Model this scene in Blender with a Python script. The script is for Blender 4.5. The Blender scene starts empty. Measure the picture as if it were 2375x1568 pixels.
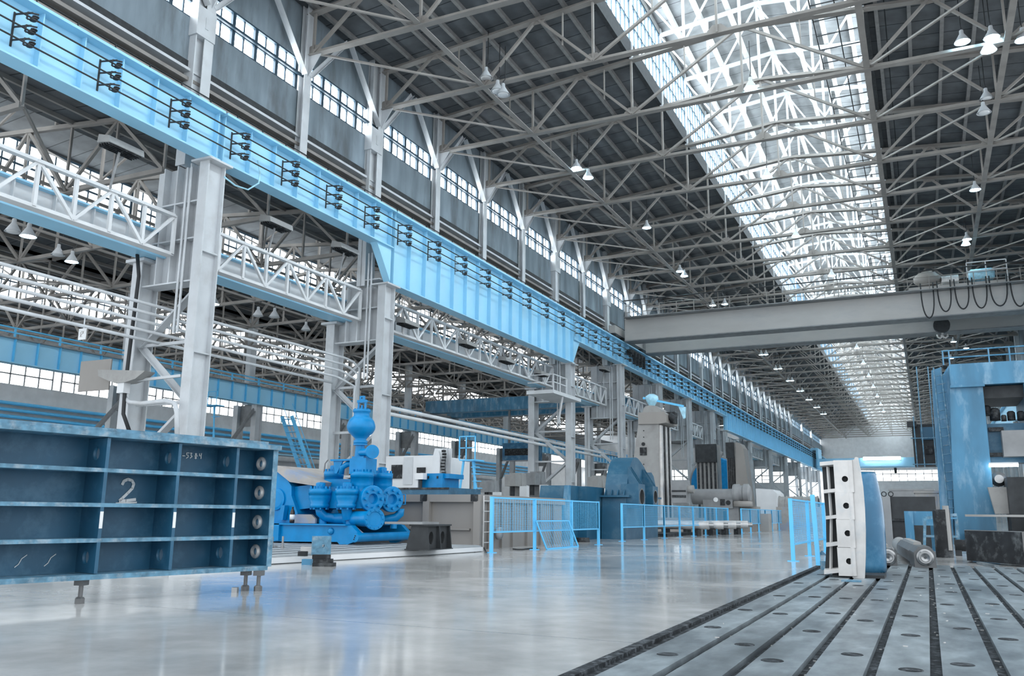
import bpy, math, random
from mathutils import Vector, Matrix
random.seed(7)
S = bpy.context.scene
COL = S.collection
# ------------------------------------------------------------------ camera
W, H, F = 2375.0, 1568.0, 1988.77
PIT, YAW, ROL = math.radians(11.58505), math.radians(25.52512), math.radians(0.53584)
CAM = Vector((0, 0, 0.65))
_f = Vector((-math.sin(YAW)*math.cos(PIT), math.cos(YAW)*math.cos(PIT), math.sin(PIT)))
_r = Vector((math.cos(YAW), math.sin(YAW), 0))
_u = _r.cross(_f)
RGT = math.cos(ROL)*_r + math.sin(ROL)*_u
UPV = -math.sin(ROL)*_r + math.cos(ROL)*_u
FWD = _f
cd = bpy.data.cameras.new('camera'); cam = bpy.data.objects.new('camera', cd); COL.objects.link(cam)
cd.sensor_width = 36.0; cd.lens = 36.0*F/W; cd.clip_start = 0.05; cd.clip_end = 1200
m = Matrix((RGT, UPV, -FWD)).transposed().to_4x4(); m.translation = CAM
cam.matrix_world = m
S.camera = cam
# ------------------------------------------------------------------ light and exposure
world = bpy.data.worlds.new('world'); S.world = world; world.use_nodes = True
bg = world.node_tree.nodes['Background']
bg.inputs['Color'].default_value = (0.90, 0.955, 1.0, 1)
bg.inputs['Strength'].default_value = 0.85
S.view_settings.view_transform = 'Standard'
S.view_settings.look = 'None'
S.view_settings.gamma = 1.0
S.view_settings.use_curve_mapping = False
S.view_settings.exposure = 1.15
S.cycles.max_bounces = 6
S.cycles.diffuse_bounces = 2
S.cycles.glossy_bounces = 3
S.cycles.transmission_bounces = 2
S.cycles.transparent_max_bounces = 6
S.cycles.caustics_reflective = False
S.cycles.caustics_refractive = False
S.cycles.sample_clamp_indirect = 6.0
GLOW = 9.0        # daylight behind the panes
def area(name, loc, rot, sx, sy, power, color=(0.9, 0.96, 1.0)):
    l = bpy.data.lights.new(name, 'AREA'); l.shape = 'RECTANGLE'; l.size = sx; l.size_y = sy
    l.energy = power; l.color = color
    o = bpy.data.objects.new(name, l); COL.objects.link(o); o.location = loc; o.rotation_euler = rot
    return o

# point of a photo pixel on a plane of the place
def on(x, y, X=None, Y=None, Z=None):
    d = RGT*((x-W/2)/F) - UPV*((y-H/2)/F) + FWD
    if X is not None: t = (X-CAM.x)/d.x
    elif Y is not None: t = (Y-CAM.y)/d.y
    else: t = (Z-CAM.z)/d.z
    return CAM + d*t
def onplane(x, y, p, n):
    d = RGT*((x-W/2)/F) - UPV*((y-H/2)/F) + FWD
    return CAM + d*((Vector(p)-CAM).dot(Vector(n))/d.dot(Vector(n)))
ORD = ('first second third fourth fifth sixth seventh eighth ninth tenth eleventh twelfth thirteenth fourteenth fifteenth '
       'sixteenth seventeenth eighteenth nineteenth twentieth').split()
for t_, b_ in (('twenty', 'twentieth'), ('thirty', 'thirtieth'), ('forty', 'fortieth')):
    if t_ != 'twenty': ORD.append(b_)
    ORD += [t_+'-'+w_ for w_ in ORD[:9]]

# ------------------------------------------------------------------ materials
def mat(name, col, rough=0.5, metal=0.0, var=0.12, scale=3.0, stretch=(1, 1, 1), bump=0.0, spec=0.5, dirt=None, dirt_amt=0.0, dscale=1.2, dlo=0.5):
    mt = bpy.data.materials.new(name); mt.use_nodes = True
    nt = mt.node_tree; N = nt.nodes; L = nt.links; b = N['Principled BSDF']
    b.inputs['Roughness'].default_value = rough; b.inputs['Metallic'].default_value = metal
    b.inputs['Specular IOR Level'].default_value = spec
    tc = N.new('ShaderNodeTexCoord'); mp = N.new('ShaderNodeMapping'); mp.inputs['Scale'].default_value = stretch
    L.new(tc.outputs['Object'], mp.inputs['Vector'])
    nz = N.new('ShaderNodeTexNoise'); nz.inputs['Scale'].default_value = scale; nz.inputs['Detail'].default_value = 5
    L.new(mp.outputs['Vector'], nz.inputs['Vector'])
    mr = N.new('ShaderNodeMapRange'); mr.inputs['From Min'].default_value = 0.3; mr.inputs['From Max'].default_value = 0.7
    mr.inputs['To Min'].default_value = 1-var; mr.inputs['To Max'].default_value = 1+var
    L.new(nz.outputs['Fac'], mr.inputs['Value'])
    mx = N.new('ShaderNodeMix'); mx.data_type = 'RGBA'; mx.blend_type = 'MULTIPLY'; mx.inputs['Factor'].default_value = 1
    mx.inputs['A'].default_value = (*col, 1)
    L.new(mr.outputs['Result'], mx.inputs['B'])
    out = mx.outputs['Result']
    if dirt is not None:
        n2 = N.new('ShaderNodeTexNoise'); n2.inputs['Scale'].default_value = dscale; n2.inputs['Detail'].default_value = 8; n2.inputs['Roughness'].default_value = 0.65
        L.new(mp.outputs['Vector'], n2.inputs['Vector'])
        r2 = N.new('ShaderNodeMapRange'); r2.inputs['From Min'].default_value = dlo; r2.inputs['From Max'].default_value = dlo+0.22
        r2.inputs['To Max'].default_value = dirt_amt; r2.clamp = True
        L.new(n2.outputs['Fac'], r2.inputs['Value'])
        m2 = N.new('ShaderNodeMix'); m2.data_type = 'RGBA'; m2.inputs['B'].default_value = (*dirt, 1)
        L.new(out, m2.inputs['A']); L.new(r2.outputs['Result'], m2.inputs['Factor']); out = m2.outputs['Result']
    L.new(out, b.inputs['Base Color'])
    if bump:
        bp = N.new('ShaderNodeBump'); bp.inputs['Strength'].default_value = bump; bp.inputs['Distance'].default_value = 0.02
        L.new(nz.outputs['Fac'], bp.inputs['Height']); L.new(bp.outputs['Normal'], b.inputs['Normal'])
    return mt
def glow(name, col, st):
    mt = bpy.data.materials.new(name); mt.use_nodes = True
    b = mt.node_tree.nodes['Principled BSDF']
    b.inputs['Base Color'].default_value = (0.8, 0.85, 0.9, 1)
    b.inputs['Emission Color'].default_value = (*col, 1); b.inputs['Emission Strength'].default_value = st
    return mt
def brick(name, c1, c2, joint, bw, bh, mortar=0.02, rough=0.8, rot=(0, 0, 0)):
    mt = bpy.data.materials.new(name); mt.use_nodes = True
    nt = mt.node_tree; N = nt.nodes; L = nt.links; b = N['Principled BSDF']; b.inputs['Roughness'].default_value = rough
    b.inputs['Specular IOR Level'].default_value = 0.2
    tc = N.new('ShaderNodeTexCoord'); mp = N.new('ShaderNodeMapping'); mp.inputs['Rotation'].default_value = rot
    L.new(tc.outputs['Object'], mp.inputs['Vector'])
    br = N.new('ShaderNodeTexBrick'); br.inputs['Scale'].default_value = 1; br.inputs['Brick Width'].default_value = bw; br.inputs['Row Height'].default_value = bh
    br.inputs['Mortar Size'].default_value = mortar; br.offset = 0.0
    br.inputs['Color1'].default_value = (*c1, 1); br.inputs['Color2'].default_value = (*c2, 1); br.inputs['Mortar'].default_value = (*joint, 1)
    L.new(mp.outputs['Vector'], br.inputs['Vector'])
    nz = N.new('ShaderNodeTexNoise'); nz.inputs['Scale'].default_value = 0.9; nz.inputs['Detail'].default_value = 6
    L.new(tc.outputs['Object'], nz.inputs['Vector'])
    mr = N.new('ShaderNodeMapRange'); mr.inputs['From Min'].default_value = 0.3; mr.inputs['From Max'].default_value = 0.7
    mr.inputs['To Min'].default_value = 0.72; mr.inputs['To Max'].default_value = 1.2; L.new(nz.outputs['Fac'], mr.inputs['Value'])
    mx = N.new('ShaderNodeMix'); mx.data_type = 'RGBA'; mx.blend_type = 'MULTIPLY'; mx.inputs['Factor'].default_value = 1
    L.new(br.outputs['Color'], mx.inputs['A']); L.new(mr.outputs['Result'], mx.inputs['B']); L.new(mx.outputs['Result'], b.inputs['Base Color'])
    return mt
def floor_mat(name):
    mt = bpy.data.materials.new(name); mt.use_nodes = True
    nt = mt.node_tree; N = nt.nodes; L = nt.links; b = N['Principled BSDF']
    tc = N.new('ShaderNodeTexCoord')
    n1 = N.new('ShaderNodeTexNoise'); n1.inputs['Scale'].default_value = 0.45; n1.inputs['Detail'].default_value = 9; n1.inputs['Roughness'].default_value = 0.62
    L.new(tc.outputs['Object'], n1.inputs['Vector'])
    n2 = N.new('ShaderNodeTexNoise'); n2.inputs['Scale'].default_value = 3.4; n2.inputs['Detail'].default_value = 7
    L.new(tc.outputs['Object'], n2.inputs['Vector'])
    cr = N.new('ShaderNodeValToRGB'); e = cr.color_ramp.elements
    e[0].position = 0.30; e[0].color = (0.30, 0.315, 0.32, 1); e[1].position = 0.58; e[1].color = (0.56, 0.565, 0.56, 1)
    L.new(n1.outputs['Fac'], cr.inputs['Fac'])
    mr = N.new('ShaderNodeMapRange'); mr.inputs['From Min'].default_value = 0.3; mr.inputs['From Max'].default_value = 0.7
    mr.inputs['To Min'].default_value = 0.86; mr.inputs['To Max'].default_value = 1.1; L.new(n2.outputs['Fac'], mr.inputs['Value'])
    mx = N.new('ShaderNodeMix'); mx.data_type = 'RGBA'; mx.blend_type = 'MULTIPLY'; mx.inputs['Factor'].default_value = 1
    L.new(cr.outputs['Color'], mx.inputs['A']); L.new(mr.outputs['Result'], mx.inputs['B'])
    # sawn joints every six metres
    br = N.new('ShaderNodeTexBrick'); br.offset = 0; br.inputs['Scale'].default_value = 1; br.inputs['Brick Width'].default_value = 6.0; br.inputs['Row Height'].default_value = 4.5
    br.inputs['Mortar Size'].default_value = 0.008; br.inputs['Color1'].default_value = (1, 1, 1, 1); br.inputs['Color2'].default_value = (1, 1, 1, 1); br.inputs['Mortar'].default_value = (0.6, 0.6, 0.6, 1)
    L.new(tc.outputs['Object'], br.inputs['Vector'])
    m3 = N.new('ShaderNodeMix'); m3.data_type = 'RGBA'; m3.blend_type = 'MULTIPLY'; m3.inputs['Factor'].default_value = 1
    L.new(mx.outputs['Result'], m3.inputs['A']); L.new(br.outputs['Color'], m3.inputs['B']); L.new(m3.outputs['Result'], b.inputs['Base Color'])
    rr = N.new('ShaderNodeMapRange'); rr.inputs['From Min'].default_value = 0.3; rr.inputs['From Max'].default_value = 0.7
    rr.inputs['To Min'].default_value = 0.08; rr.inputs['To Max'].default_value = 0.19; L.new(n1.outputs['Fac'], rr.inputs['Value']); L.new(rr.outputs['Result'], b.inputs['Roughness'])
    bp = N.new('ShaderNodeBump'); bp.inputs['Strength'].default_value = 0.05; bp.inputs['Distance'].default_value = 0.01
    L.new(n2.outputs['Fac'], bp.inputs['Height']); L.new(bp.outputs['Normal'], b.inputs['Normal'])
    b.inputs['IOR'].default_value = 1.8
    return mt
M = dict(
    steel=mat('painted_light_steel', (0.60, 0.63, 0.66), 0.45, var=0.10, scale=0.8, dirt=(0.36, 0.35, 0.34), dirt_amt=0.35, dscale=0.9),
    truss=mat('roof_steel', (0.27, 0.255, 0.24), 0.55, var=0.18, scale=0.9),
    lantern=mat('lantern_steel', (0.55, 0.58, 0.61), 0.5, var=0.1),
    dark=mat('dark_steel', (0.04, 0.044, 0.048), 0.55, var=0.25, scale=4, spec=0.25),
    grey=mat('grey_steel', (0.26, 0.27, 0.28), 0.5, var=0.2, scale=2),
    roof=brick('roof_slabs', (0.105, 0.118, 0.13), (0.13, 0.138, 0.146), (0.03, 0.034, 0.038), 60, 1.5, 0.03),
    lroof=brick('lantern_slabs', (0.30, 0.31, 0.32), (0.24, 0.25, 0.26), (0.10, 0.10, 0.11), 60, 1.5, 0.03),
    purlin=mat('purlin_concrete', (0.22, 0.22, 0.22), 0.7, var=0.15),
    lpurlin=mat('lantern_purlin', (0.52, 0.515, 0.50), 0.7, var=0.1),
    concrete=mat('wall_concrete', (0.20, 0.25, 0.29), 0.8, var=0.35, scale=0.9, stretch=(1, 1, 0.22), dirt=(0.09, 0.09, 0.09), dirt_amt=0.75, dscale=0.8),
    white=mat('white_panel', (0.74, 0.76, 0.78), 0.55, var=0.08, scale=1.0),
    mull=mat('window_frame_blue_grey', (0.018, 0.05, 0.08), 0.5),
    pane=glow('daylight_pane', (0.93, 0.98, 1.0), GLOW*0.55),
    bpane=glow('side_bay_pane', (0.93, 0.98, 1.0), GLOW*0.24),
    spane=glow('skylight_pane', (0.84, 0.95, 1.0), GLOW*0.75),
    lamp=glow('lamp_face', (0.50, 0.82, 1.0), 30.0),
    tubeg=glow('fluorescent_strip', (0.85, 0.95, 1.0), 9.0),
    blue=mat('runway_blue_paint', (0.36, 0.72, 0.97), 0.36, var=0.05, scale=0.6),
    fence=mat('fence_blue_paint', (0.13, 0.58, 0.97), 0.4, var=0.04),
    pump=mat('pump_blue_paint', (0.0005, 0.225, 0.53), 0.30, var=0.12, scale=5, spec=0.3, dirt=(0.06, 0.28, 0.58), dirt_amt=0.25, dscale=3),
    dust=mat('dusty_cover', (0.40, 0.38, 0.36), 0.85, var=0.15, scale=4, dirt=(0.03, 0.22, 0.55), dirt_amt=0.6, dscale=2),
    teal=mat('panel_primer_teal', (0.020, 0.105, 0.190), 0.42, var=0.18, scale=3, dirt=(0.10, 0.24, 0.36), dirt_amt=0.5, dscale=5),
    edge=mat('worn_teal_edge', (0.10, 0.24, 0.35), 0.45, var=0.35, scale=14, dirt=(0.48, 0.52, 0.55), dirt_amt=0.6, dscale=9),
    gear=mat('gear_case_teal', (0.016, 0.105, 0.19), 0.38, var=0.15, scale=2, dirt=(0.16, 0.24, 0.28), dirt_amt=0.45, dscale=2),
    shell=mat('shell_blue_paint', (0.022, 0.15, 0.29), 0.2, var=0.15, scale=2, dirt=(0.2, 0.42, 0.6), dirt_amt=0.5, dscale=2),
    forged=mat('forged_steel', (0.15, 0.155, 0.16), 0.38, 0.4, var=0.2, scale=4),
    gantry=mat('planer_blue_paint', (0.055, 0.215, 0.365), 0.30, var=0.25, scale=2.2, stretch=(1, 1, 0.3), dirt=(0.38, 0.55, 0.68), dirt_amt=0.7, dscale=2.5, bump=0.25),
    machined=mat('machined_steel', (0.36, 0.365, 0.37), 0.28, 0.85, var=0.12, scale=3),
    castgrey=mat('machine_grey_paint', (0.33, 0.33, 0.325), 0.5, var=0.12, scale=1.5, dirt=(0.17, 0.16, 0.15), dirt_amt=0.4, dscale=2),
    casing=mat('casing_warm_grey', (0.28, 0.265, 0.25), 0.45, var=0.10, scale=1.2, stretch=(1, 1, 0.4)),
    weld=mat('weldment_bare_steel', (0.62, 0.61, 0.60), 0.38, 0.35, var=0.15, scale=4, dirt=(0.38, 0.46, 0.52), dirt_amt=0.5, dscale=5),
    black=mat('black_oxide', (0.022, 0.024, 0.027), 0.55, var=0.4, scale=5, spec=0.25, dirt=(0.22, 0.24, 0.25), dirt_amt=0.5, dscale=6),
    chalk=mat('chalk_white', (0.80, 0.82, 0.83), 0.9, var=0.1),
    rubber=mat('black_cable', (0.02, 0.022, 0.025), 0.6),
    crane=mat('bridge_crane_grey', (0.50, 0.49, 0.475), 0.4, var=0.12, scale=0.7, stretch=(0.3, 1, 1), dirt=(0.28, 0.30, 0.32), dirt_amt=0.5, dscale=0.7),
    plate=mat('bed_plate_iron', (0.23, 0.27, 0.295), 0.40, 0.15, var=0.32, scale=11, stretch=(1, 0.45, 1), bump=0.15, dirt=(0.05, 0.06, 0.07), dirt_amt=0.8, dscale=1.5, dlo=0.42, spec=0.4),
    slot=mat('slot_dark', (0.03, 0.035, 0.04), 0.85, var=0.5, scale=12, spec=0.15, dirt=(0.4, 0.45, 0.5), dirt_amt=0.35, dscale=25),
    slab=mat('old_slab', (0.33, 0.36, 0.38), 0.6, var=0.2, scale=3, stretch=(3, 0.4, 1), dirt=(0.6, 0.6, 0.58), dirt_amt=0.5, dscale=2),
    floor=floor_mat('polished_concrete'),
    plastic=mat('cola_plastic', (0.02, 0.012, 0.01), 0.15),
    sheet=mat('polythene_sheet', (0.40, 0.72, 0.88), 0.3, var=0.2, scale=6, bump=0.5),
)
def mesh_mat(name, col, pitch, width):
    # wire mesh: real see-through openings between wires, no card tricks
    mt = bpy.data.materials.new(name); mt.use_nodes = True
    b = mt.node_tree.nodes['Principled BSDF']; b.inputs['Base Color'].default_value = (*col, 1); b.inputs['Roughness'].default_value = 0.4
    return mt

# ------------------------------------------------------------------ mesh builder
class MB:
    def __init__(s): s.v = []; s.f = []; s.sm = []; s.mi = []; s.cur = 0
    def face(s, idx, smooth=False): s.f.append(idx); s.sm.append(smooth); s.mi.append(s.cur)
    def hexa(s, p):
        i = len(s.v); s.v += [tuple(q) for q in p]
        for a in ((0, 3, 2, 1), (4, 5, 6, 7), (0, 1, 5, 4), (1, 2, 6, 5), (2, 3, 7, 6), (3, 0, 4, 7)): s.face([i+k for k in a])
        return s
    def box(s, x0, x1, y0, y1, z0, z1):
        return s.hexa([(x0, y0, z0), (x1, y0, z0), (x1, y1, z0), (x0, y1, z0), (x0, y0, z1), (x1, y0, z1), (x1, y1, z1), (x0, y1, z1)])
    def cbox(s, c, d, rz=0.0):
        c = Vector(c); hx, hy, hz = d[0]/2, d[1]/2, d[2]/2; R = Matrix.Rotation(rz, 3, 'Z')
        return s.hexa([c + R @ Vector((a*hx, b*hy, e*hz)) for e in (-1, 1) for a, b in ((-1, -1), (1, -1), (1, 1), (-1, 1))])
    def bar(s, p0, p1, w, h=None, up=(0, 0, 1)):
        h = h or w; p0 = Vector(p0); p1 = Vector(p1); d = (p1-p0).normalized(); up = Vector(up)
        if abs(d.dot(up)) > 0.98: up = Vector((1, 0, 0)) if abs(d.x) < 0.9 else Vector((0, 1, 0))
        a = d.cross(up).normalized()*(w/2); b = a.cross(d).normalized()*(h/2)
        return s.hexa([p0-a-b, p0+a-b, p0+a+b, p0-a+b, p1-a-b, p1+a-b, p1+a+b, p1-a+b])
    def ibar(s, p0, p1, w, h, tf=0.03, tw=0.03, up=(0, 0, 1)):
        # I-section: flanges of width w, overall height h along `up`
        p0 = Vector(p0); p1 = Vector(p1); d = (p1-p0).normalized(); up = Vector(up); a = d.cross(up).normalized(); b = a.cross(d).normalized()
        o = b*(h/2-tf/2)
        s.bar(p0+o, p1+o, w, tf, up); s.bar(p0-o, p1-o, w, tf, up); s.bar(p0, p1, tw, h-2*tf, up); return s
    def angle(s, p0, p1, w, t=0.02, up=(0, 0, 1)):
        # double angle, a T in section
        p0 = Vector(p0); p1 = Vector(p1); d = (p1-p0).normalized(); up = Vector(up)
        if abs(d.dot(up)) > 0.95: up = Vector((1, 0, 0))
        a = d.cross(up).normalized(); b = a.cross(d).normalized()
        s.bar(p0-b*w/2, p1-b*w/2, w*1.6, t, up); s.bar(p0, p1, t*1.6, w, up); return s
    def tube(s, p0, p1, r, n=12, r2=None, caps=True):
        r2 = r if r2 is None else r2; p0 = Vector(p0); p1 = Vector(p1); d = (p1-p0).normalized()
        up = Vector((0, 0, 1)) if abs(d.z) < 0.95 else Vector((1, 0, 0)); a = d.cross(up).normalized(); b = d.cross(a).normalized()
        i = len(s.v)
        for p, q in ((p0, r), (p1, r2)):
            for k in range(n):
                t = 2*math.pi*k/n; s.v.append(tuple(p + a*(q*math.cos(t)) + b*(q*math.sin(t))))
        for k in range(n): s.face([i+k, i+(k+1) % n, i+n+(k+1) % n, i+n+k], True)
        if caps:
            j = len(s.v); s.v += s.v[i:i+2*n]
            s.face([j+k for k in range(n)][::-1]); s.face([j+n+k for k in range(n)])
        return s
    def path(s, pts, r, n=8):
        P = [Vector(p) for p in pts]; m_ = len(P); i = len(s.v); a = None
        for q in range(m_):
            d = (P[min(q+1, m_-1)]-P[max(q-1, 0)]).normalized()
            if a is None:
                up = Vector((0, 0, 1)) if abs(d.z) < 0.9 else Vector((1, 0, 0)); a = d.cross(up).normalized()
            else: a = (a - d*a.dot(d)).normalized()
            b = d.cross(a)
            for k in range(n):
                t = 2*math.pi*k/n; s.v.append(tuple(P[q] + a*(r*math.cos(t)) + b*(r*math.sin(t))))
        for q in range(m_-1):
            for k in range(n): s.face([i+q*n+k, i+q*n+(k+1) % n, i+(q+1)*n+(k+1) % n, i+(q+1)*n+k], True)
        s.face([i+k for k in range(n)][::-1]); s.face([i+(m_-1)*n+k for k in range(n)])
        return s
    def lathe(s, prof, o, ax=(0, 0, 1), n=24, smooth=True, cap=True):
        o = Vector(o); ax = Vector(ax).normalized(); up = Vector((0, 0, 1)) if abs(ax.z) < 0.95 else Vector((1, 0, 0))
        a = ax.cross(up).normalized(); b = ax.cross(a).normalized()
        def ring(r, z):
            i = len(s.v)
            for k in range(n):
                t = 2*math.pi*k/n; s.v.append(tuple(o + ax*z + a*(r*math.cos(t)) + b*(r*math.sin(t))))
            return i
        for (r0, z0), (r1, z1) in zip(prof, prof[1:]):
            # own rings per band keeps hard profile corners crisp where they are steep
            i = ring(r0, z0); j = ring(r1, z1)
            for k in range(n): s.face([i+k, i+(k+1) % n, j+(k+1) % n, j+k], smooth)
        if cap and prof[0] != prof[-1] and prof[0][0] > 1e-5: i = ring(*prof[0]); s.face([i+k for k in range(n)][::-1])
        if cap and prof[0] != prof[-1] and prof[-1][0] > 1e-5: i = ring(*prof[-1]); s.face([i+k for k in range(n)])
        return s
    def slathe(s, prof, o, ax=(0, 0, 1), n=28):
        # one smooth skin round the axis
        o = Vector(o); ax = Vector(ax).normalized(); up = Vector((0, 0, 1)) if abs(ax.z) < 0.95 else Vector((1, 0, 0))
        a = ax.cross(up).normalized(); b = ax.cross(a).normalized(); i = len(s.v)
        for r, z in prof:
            for k in range(n):
                t = 2*math.pi*k/n; s.v.append(tuple(o + ax*z + a*(r*math.cos(t)) + b*(r*math.sin(t))))
        for q in range(len(prof)-1):
            for k in range(n): s.face([i+q*n+k, i+q*n+(k+1) % n, i+(q+1)*n+(k+1) % n, i+(q+1)*n+k], True)
        s.face([i+k for k in range(n)][::-1]); e = i+(len(prof)-1)*n; s.face([e+k for k in range(n)])
        return s
    def prism(s, poly, o, u, v, w):
        # polygon in (u,v), pushed along w
        o, u, v, w = Vector(o), Vector(u), Vector(v), Vector(w); n = len(poly); i = len(s.v)
        for e in (0, 1):
            for x, y in poly: s.v.append(tuple(o + u*x + v*y + w*e))
        s.face([i+k for k in range(n)][::-1]); s.face([i+n+k for k in range(n)])
        for k in range(n): s.face([i+k, i+(k+1) % n, i+n+(k+1) % n, i+n+k])
        return s
    def holed(s, u0, u1, v0, v1, hu, hv, ru, rv, o, u, v, w, n=24):
        # rectangular plate with one round or oval hole, thickness vector w
        o, u, v, w = Vector(o), Vector(u), Vector(v), Vector(w); i = len(s.v)
        def edge(t):
            c, d = math.cos(t), math.sin(t); k = 1e9
            if c > 1e-9: k = min(k, (u1-hu)/c)
            if c < -1e-9: k = min(k, (u0-hu)/c)
            if d > 1e-9: k = min(k, (v1-hv)/d)
            if d < -1e-9: k = min(k, (v0-hv)/d)
            return hu+c*k, hv+d*k
        T = sorted([2*math.pi*k/n for k in range(n)] + [math.atan2(b-hv, a-hu) % (2*math.pi) for a in (u0, u1) for b in (v0, v1)])
        n = len(T)
        for e in (0, 1):
            for t in T:
                s.v.append(tuple(o+u*(hu+ru*math.cos(t))+v*(hv+rv*math.sin(t))+w*e))
            for t in T:
                a, b = edge(t); s.v.append(tuple(o+u*a+v*b+w*e))
        for k in range(n):
            q = (k+1) % n
            s.face([i+k, i+q, i+n+q, i+n+k]); s.face([i+2*n+k, i+3*n+k, i+3*n+q, i+2*n+q])
            s.face([i+k, i+2*n+k, i+2*n+q, i+q], True); s.face([i+n+k, i+n+q, i+3*n+q, i+3*n+k])
        return s
    def build(s, name, mt, parent=None, world=True):
        me = bpy.data.meshes.new(name)
        vs = s.v
        if parent is not None and world:
            r = parent
            while r.parent is not None: r = r.parent
            inv = r.matrix_basis.inverted()
            vs = [tuple(inv @ Vector(q)) for q in vs]
        me.from_pydata(vs, [], s.f)
        me.polygons.foreach_set('use_smooth', s.sm)
        mts = mt if isinstance(mt, (list, tuple)) else [mt]
        for x in mts: me.materials.append(M[x] if isinstance(x, str) else x)
        if len(mts) > 1: me.polygons.foreach_set('material_index', s.mi)
        me.update()
        import bmesh
        bm = bmesh.new(); bm.from_mesh(me); bmesh.ops.recalc_face_normals(bm, faces=bm.faces); bm.to_mesh(me); bm.free()
        o = bpy.data.objects.new(name, me); COL.objects.link(o)
        if parent is not None: o.parent = parent
        return o
def tag(o, label, cat, group=None, kind=None):
    o['label'] = label; o['category'] = cat
    if group: o['group'] = group
    if kind: o['kind'] = kind
    return o
def thing(name, label, cat, loc=(0, 0, 0), rz=0.0, group=None):
    o = bpy.data.objects.new(name, None); COL.objects.link(o); o.empty_display_size = 0.2
    o.location = loc; o.rotation_euler = (0, 0, rz)
    o.matrix_basis = Matrix.Translation(Vector(loc)) @ Matrix.Rotation(rz, 4, 'Z')
    return tag(o, label, cat, group)
def struct(name, mb, mt, parent=None):
    o = mb.build(name, mt, parent)
    if parent is None: o['kind'] = 'structure'
    return o
def dup(r, loc=None, label=None, group=None, rz=None):
    c = r.copy(); COL.objects.link(c)
    if loc is not None: c.location = loc
    if rz is not None: c.rotation_euler = (0, 0, rz)
    if label: c['label'] = label
    if group: c['group'] = group
    for ch in r.children:
        d = ch.copy(); COL.objects.link(d); d.parent = c
        for g in ch.children:
            e = g.copy(); COL.objects.link(e); e.parent = d
    return c
def place_center(mb, loc):
    return mb
# ================================================================== the hall
YK = [36.1+6.23*k for k in range(-4, 36)]
YA, YB = 9.0, 258.0
def zt(x): return 26.1 - 0.088*abs(x+7)
fl = MB(); fl.box(-84, 30, -6, YB+2, -0.3, 0.0); struct('floor', fl, 'floor')
# ceiling of the hall: two slopes, an open lantern between them
c = MB()
for xa, xb in ((-25.9, -13.0), (-1.0, 13.0)):
    c.hexa([(xa, YA, zt(xa)+.36), (xb, YA, zt(xb)+.36), (xb, YB, zt(xb)+.36), (xa, YB, zt(xa)+.36),
            (xa, YA, zt(xa)+.52), (xb, YA, zt(xb)+.52), (xb, YB, zt(xb)+.52), (xa, YB, zt(xa)+.52)])
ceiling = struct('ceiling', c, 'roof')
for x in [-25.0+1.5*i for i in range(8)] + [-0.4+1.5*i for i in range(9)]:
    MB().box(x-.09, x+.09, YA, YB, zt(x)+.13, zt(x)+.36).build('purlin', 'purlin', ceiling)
c = MB()
for xa, xb, za, zb in ((-13.6, -7, 30.9, 31.6), (-7, -0.4, 31.6, 30.9)):
    c.hexa([(xa, YA, za), (xb, YA, zb), (xb, YB, zb), (xa, YB, za), (xa, YA, za+.15), (xb, YA, zb+.15), (xb, YB, zb+.15), (xa, YB, za+.15)])
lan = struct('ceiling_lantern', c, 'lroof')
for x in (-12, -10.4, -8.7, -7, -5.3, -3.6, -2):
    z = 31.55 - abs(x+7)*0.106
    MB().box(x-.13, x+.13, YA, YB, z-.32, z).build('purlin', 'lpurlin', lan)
for n, x in ((1, -13.1), (2, -0.9)):
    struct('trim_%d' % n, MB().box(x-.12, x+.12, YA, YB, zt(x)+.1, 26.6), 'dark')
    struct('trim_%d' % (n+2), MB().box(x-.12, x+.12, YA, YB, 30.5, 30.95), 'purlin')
# left wall above the crane beam
w = MB(); w.box(-25.95, -25.65, YA, YB, 22.05, 25.3); w.box(-25.95, -25.65, YA, YB, 18.5, 20.4); struct('wall_left', w, 'concrete')
struct('trim_5', MB().box(-26.0, -25.45, YA, YB, 18.0, 18.12), 'steel')
struct('trim_9', MB().box(-26.0, -25.6, YA, YB, 18.12, 18.5), 'dark')  # dark band coloured in for the shadow gap under the wall panels
struct('trim_6', MB().box(-26.0, -25.5, YA, YB, 17.6, 17.75), 'truss')
struct('trim_7', MB().box(-26.3, -25.6, YA, YB, 17.2, 17.35), 'truss')
struct('trim_8', MB().box(-26.5, -26.35, YA, YB, 16.3, 18.6), 'dark')  # dark strip added to block the sky showing above the side bay roof
# right wall, only where the photo can see it
w = MB(); w.box(12.6, 13.0, 62, YB, 0, 25.2); struct('wall_right', w, 'concrete')
# far end wall
w = MB(); w.box(-26, 13, YB, YB+.4, 0, 10.4); w.box(-26, 13, YB, YB+.4, 13.2, 31); w.box(-26, -22.5, YB, YB+.4, 10.4, 13.2); w.box(8, 13, YB, YB+.4, 10.4, 13.2)
struct('wall_end', w, 'white')
WN = [0]
def window_name():
    WN[0] += 1; return 'window_%d' % WN[0]
e = MB(); e.box(-22.5, 8, YB+.15, YB+.2, 10.4, 13.2); wo = struct(window_name(), e, 'bpane')
e = MB()
for i in range(16): e.box(-22.5+i*2.03-.08, -22.5+i*2.03+.08, YB, YB+.12, 10.4, 13.2)
e.box(-22.5, 8, YB, YB+.12, 12.1, 12.3); e.build('window_frame', 'mull', wo)
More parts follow.
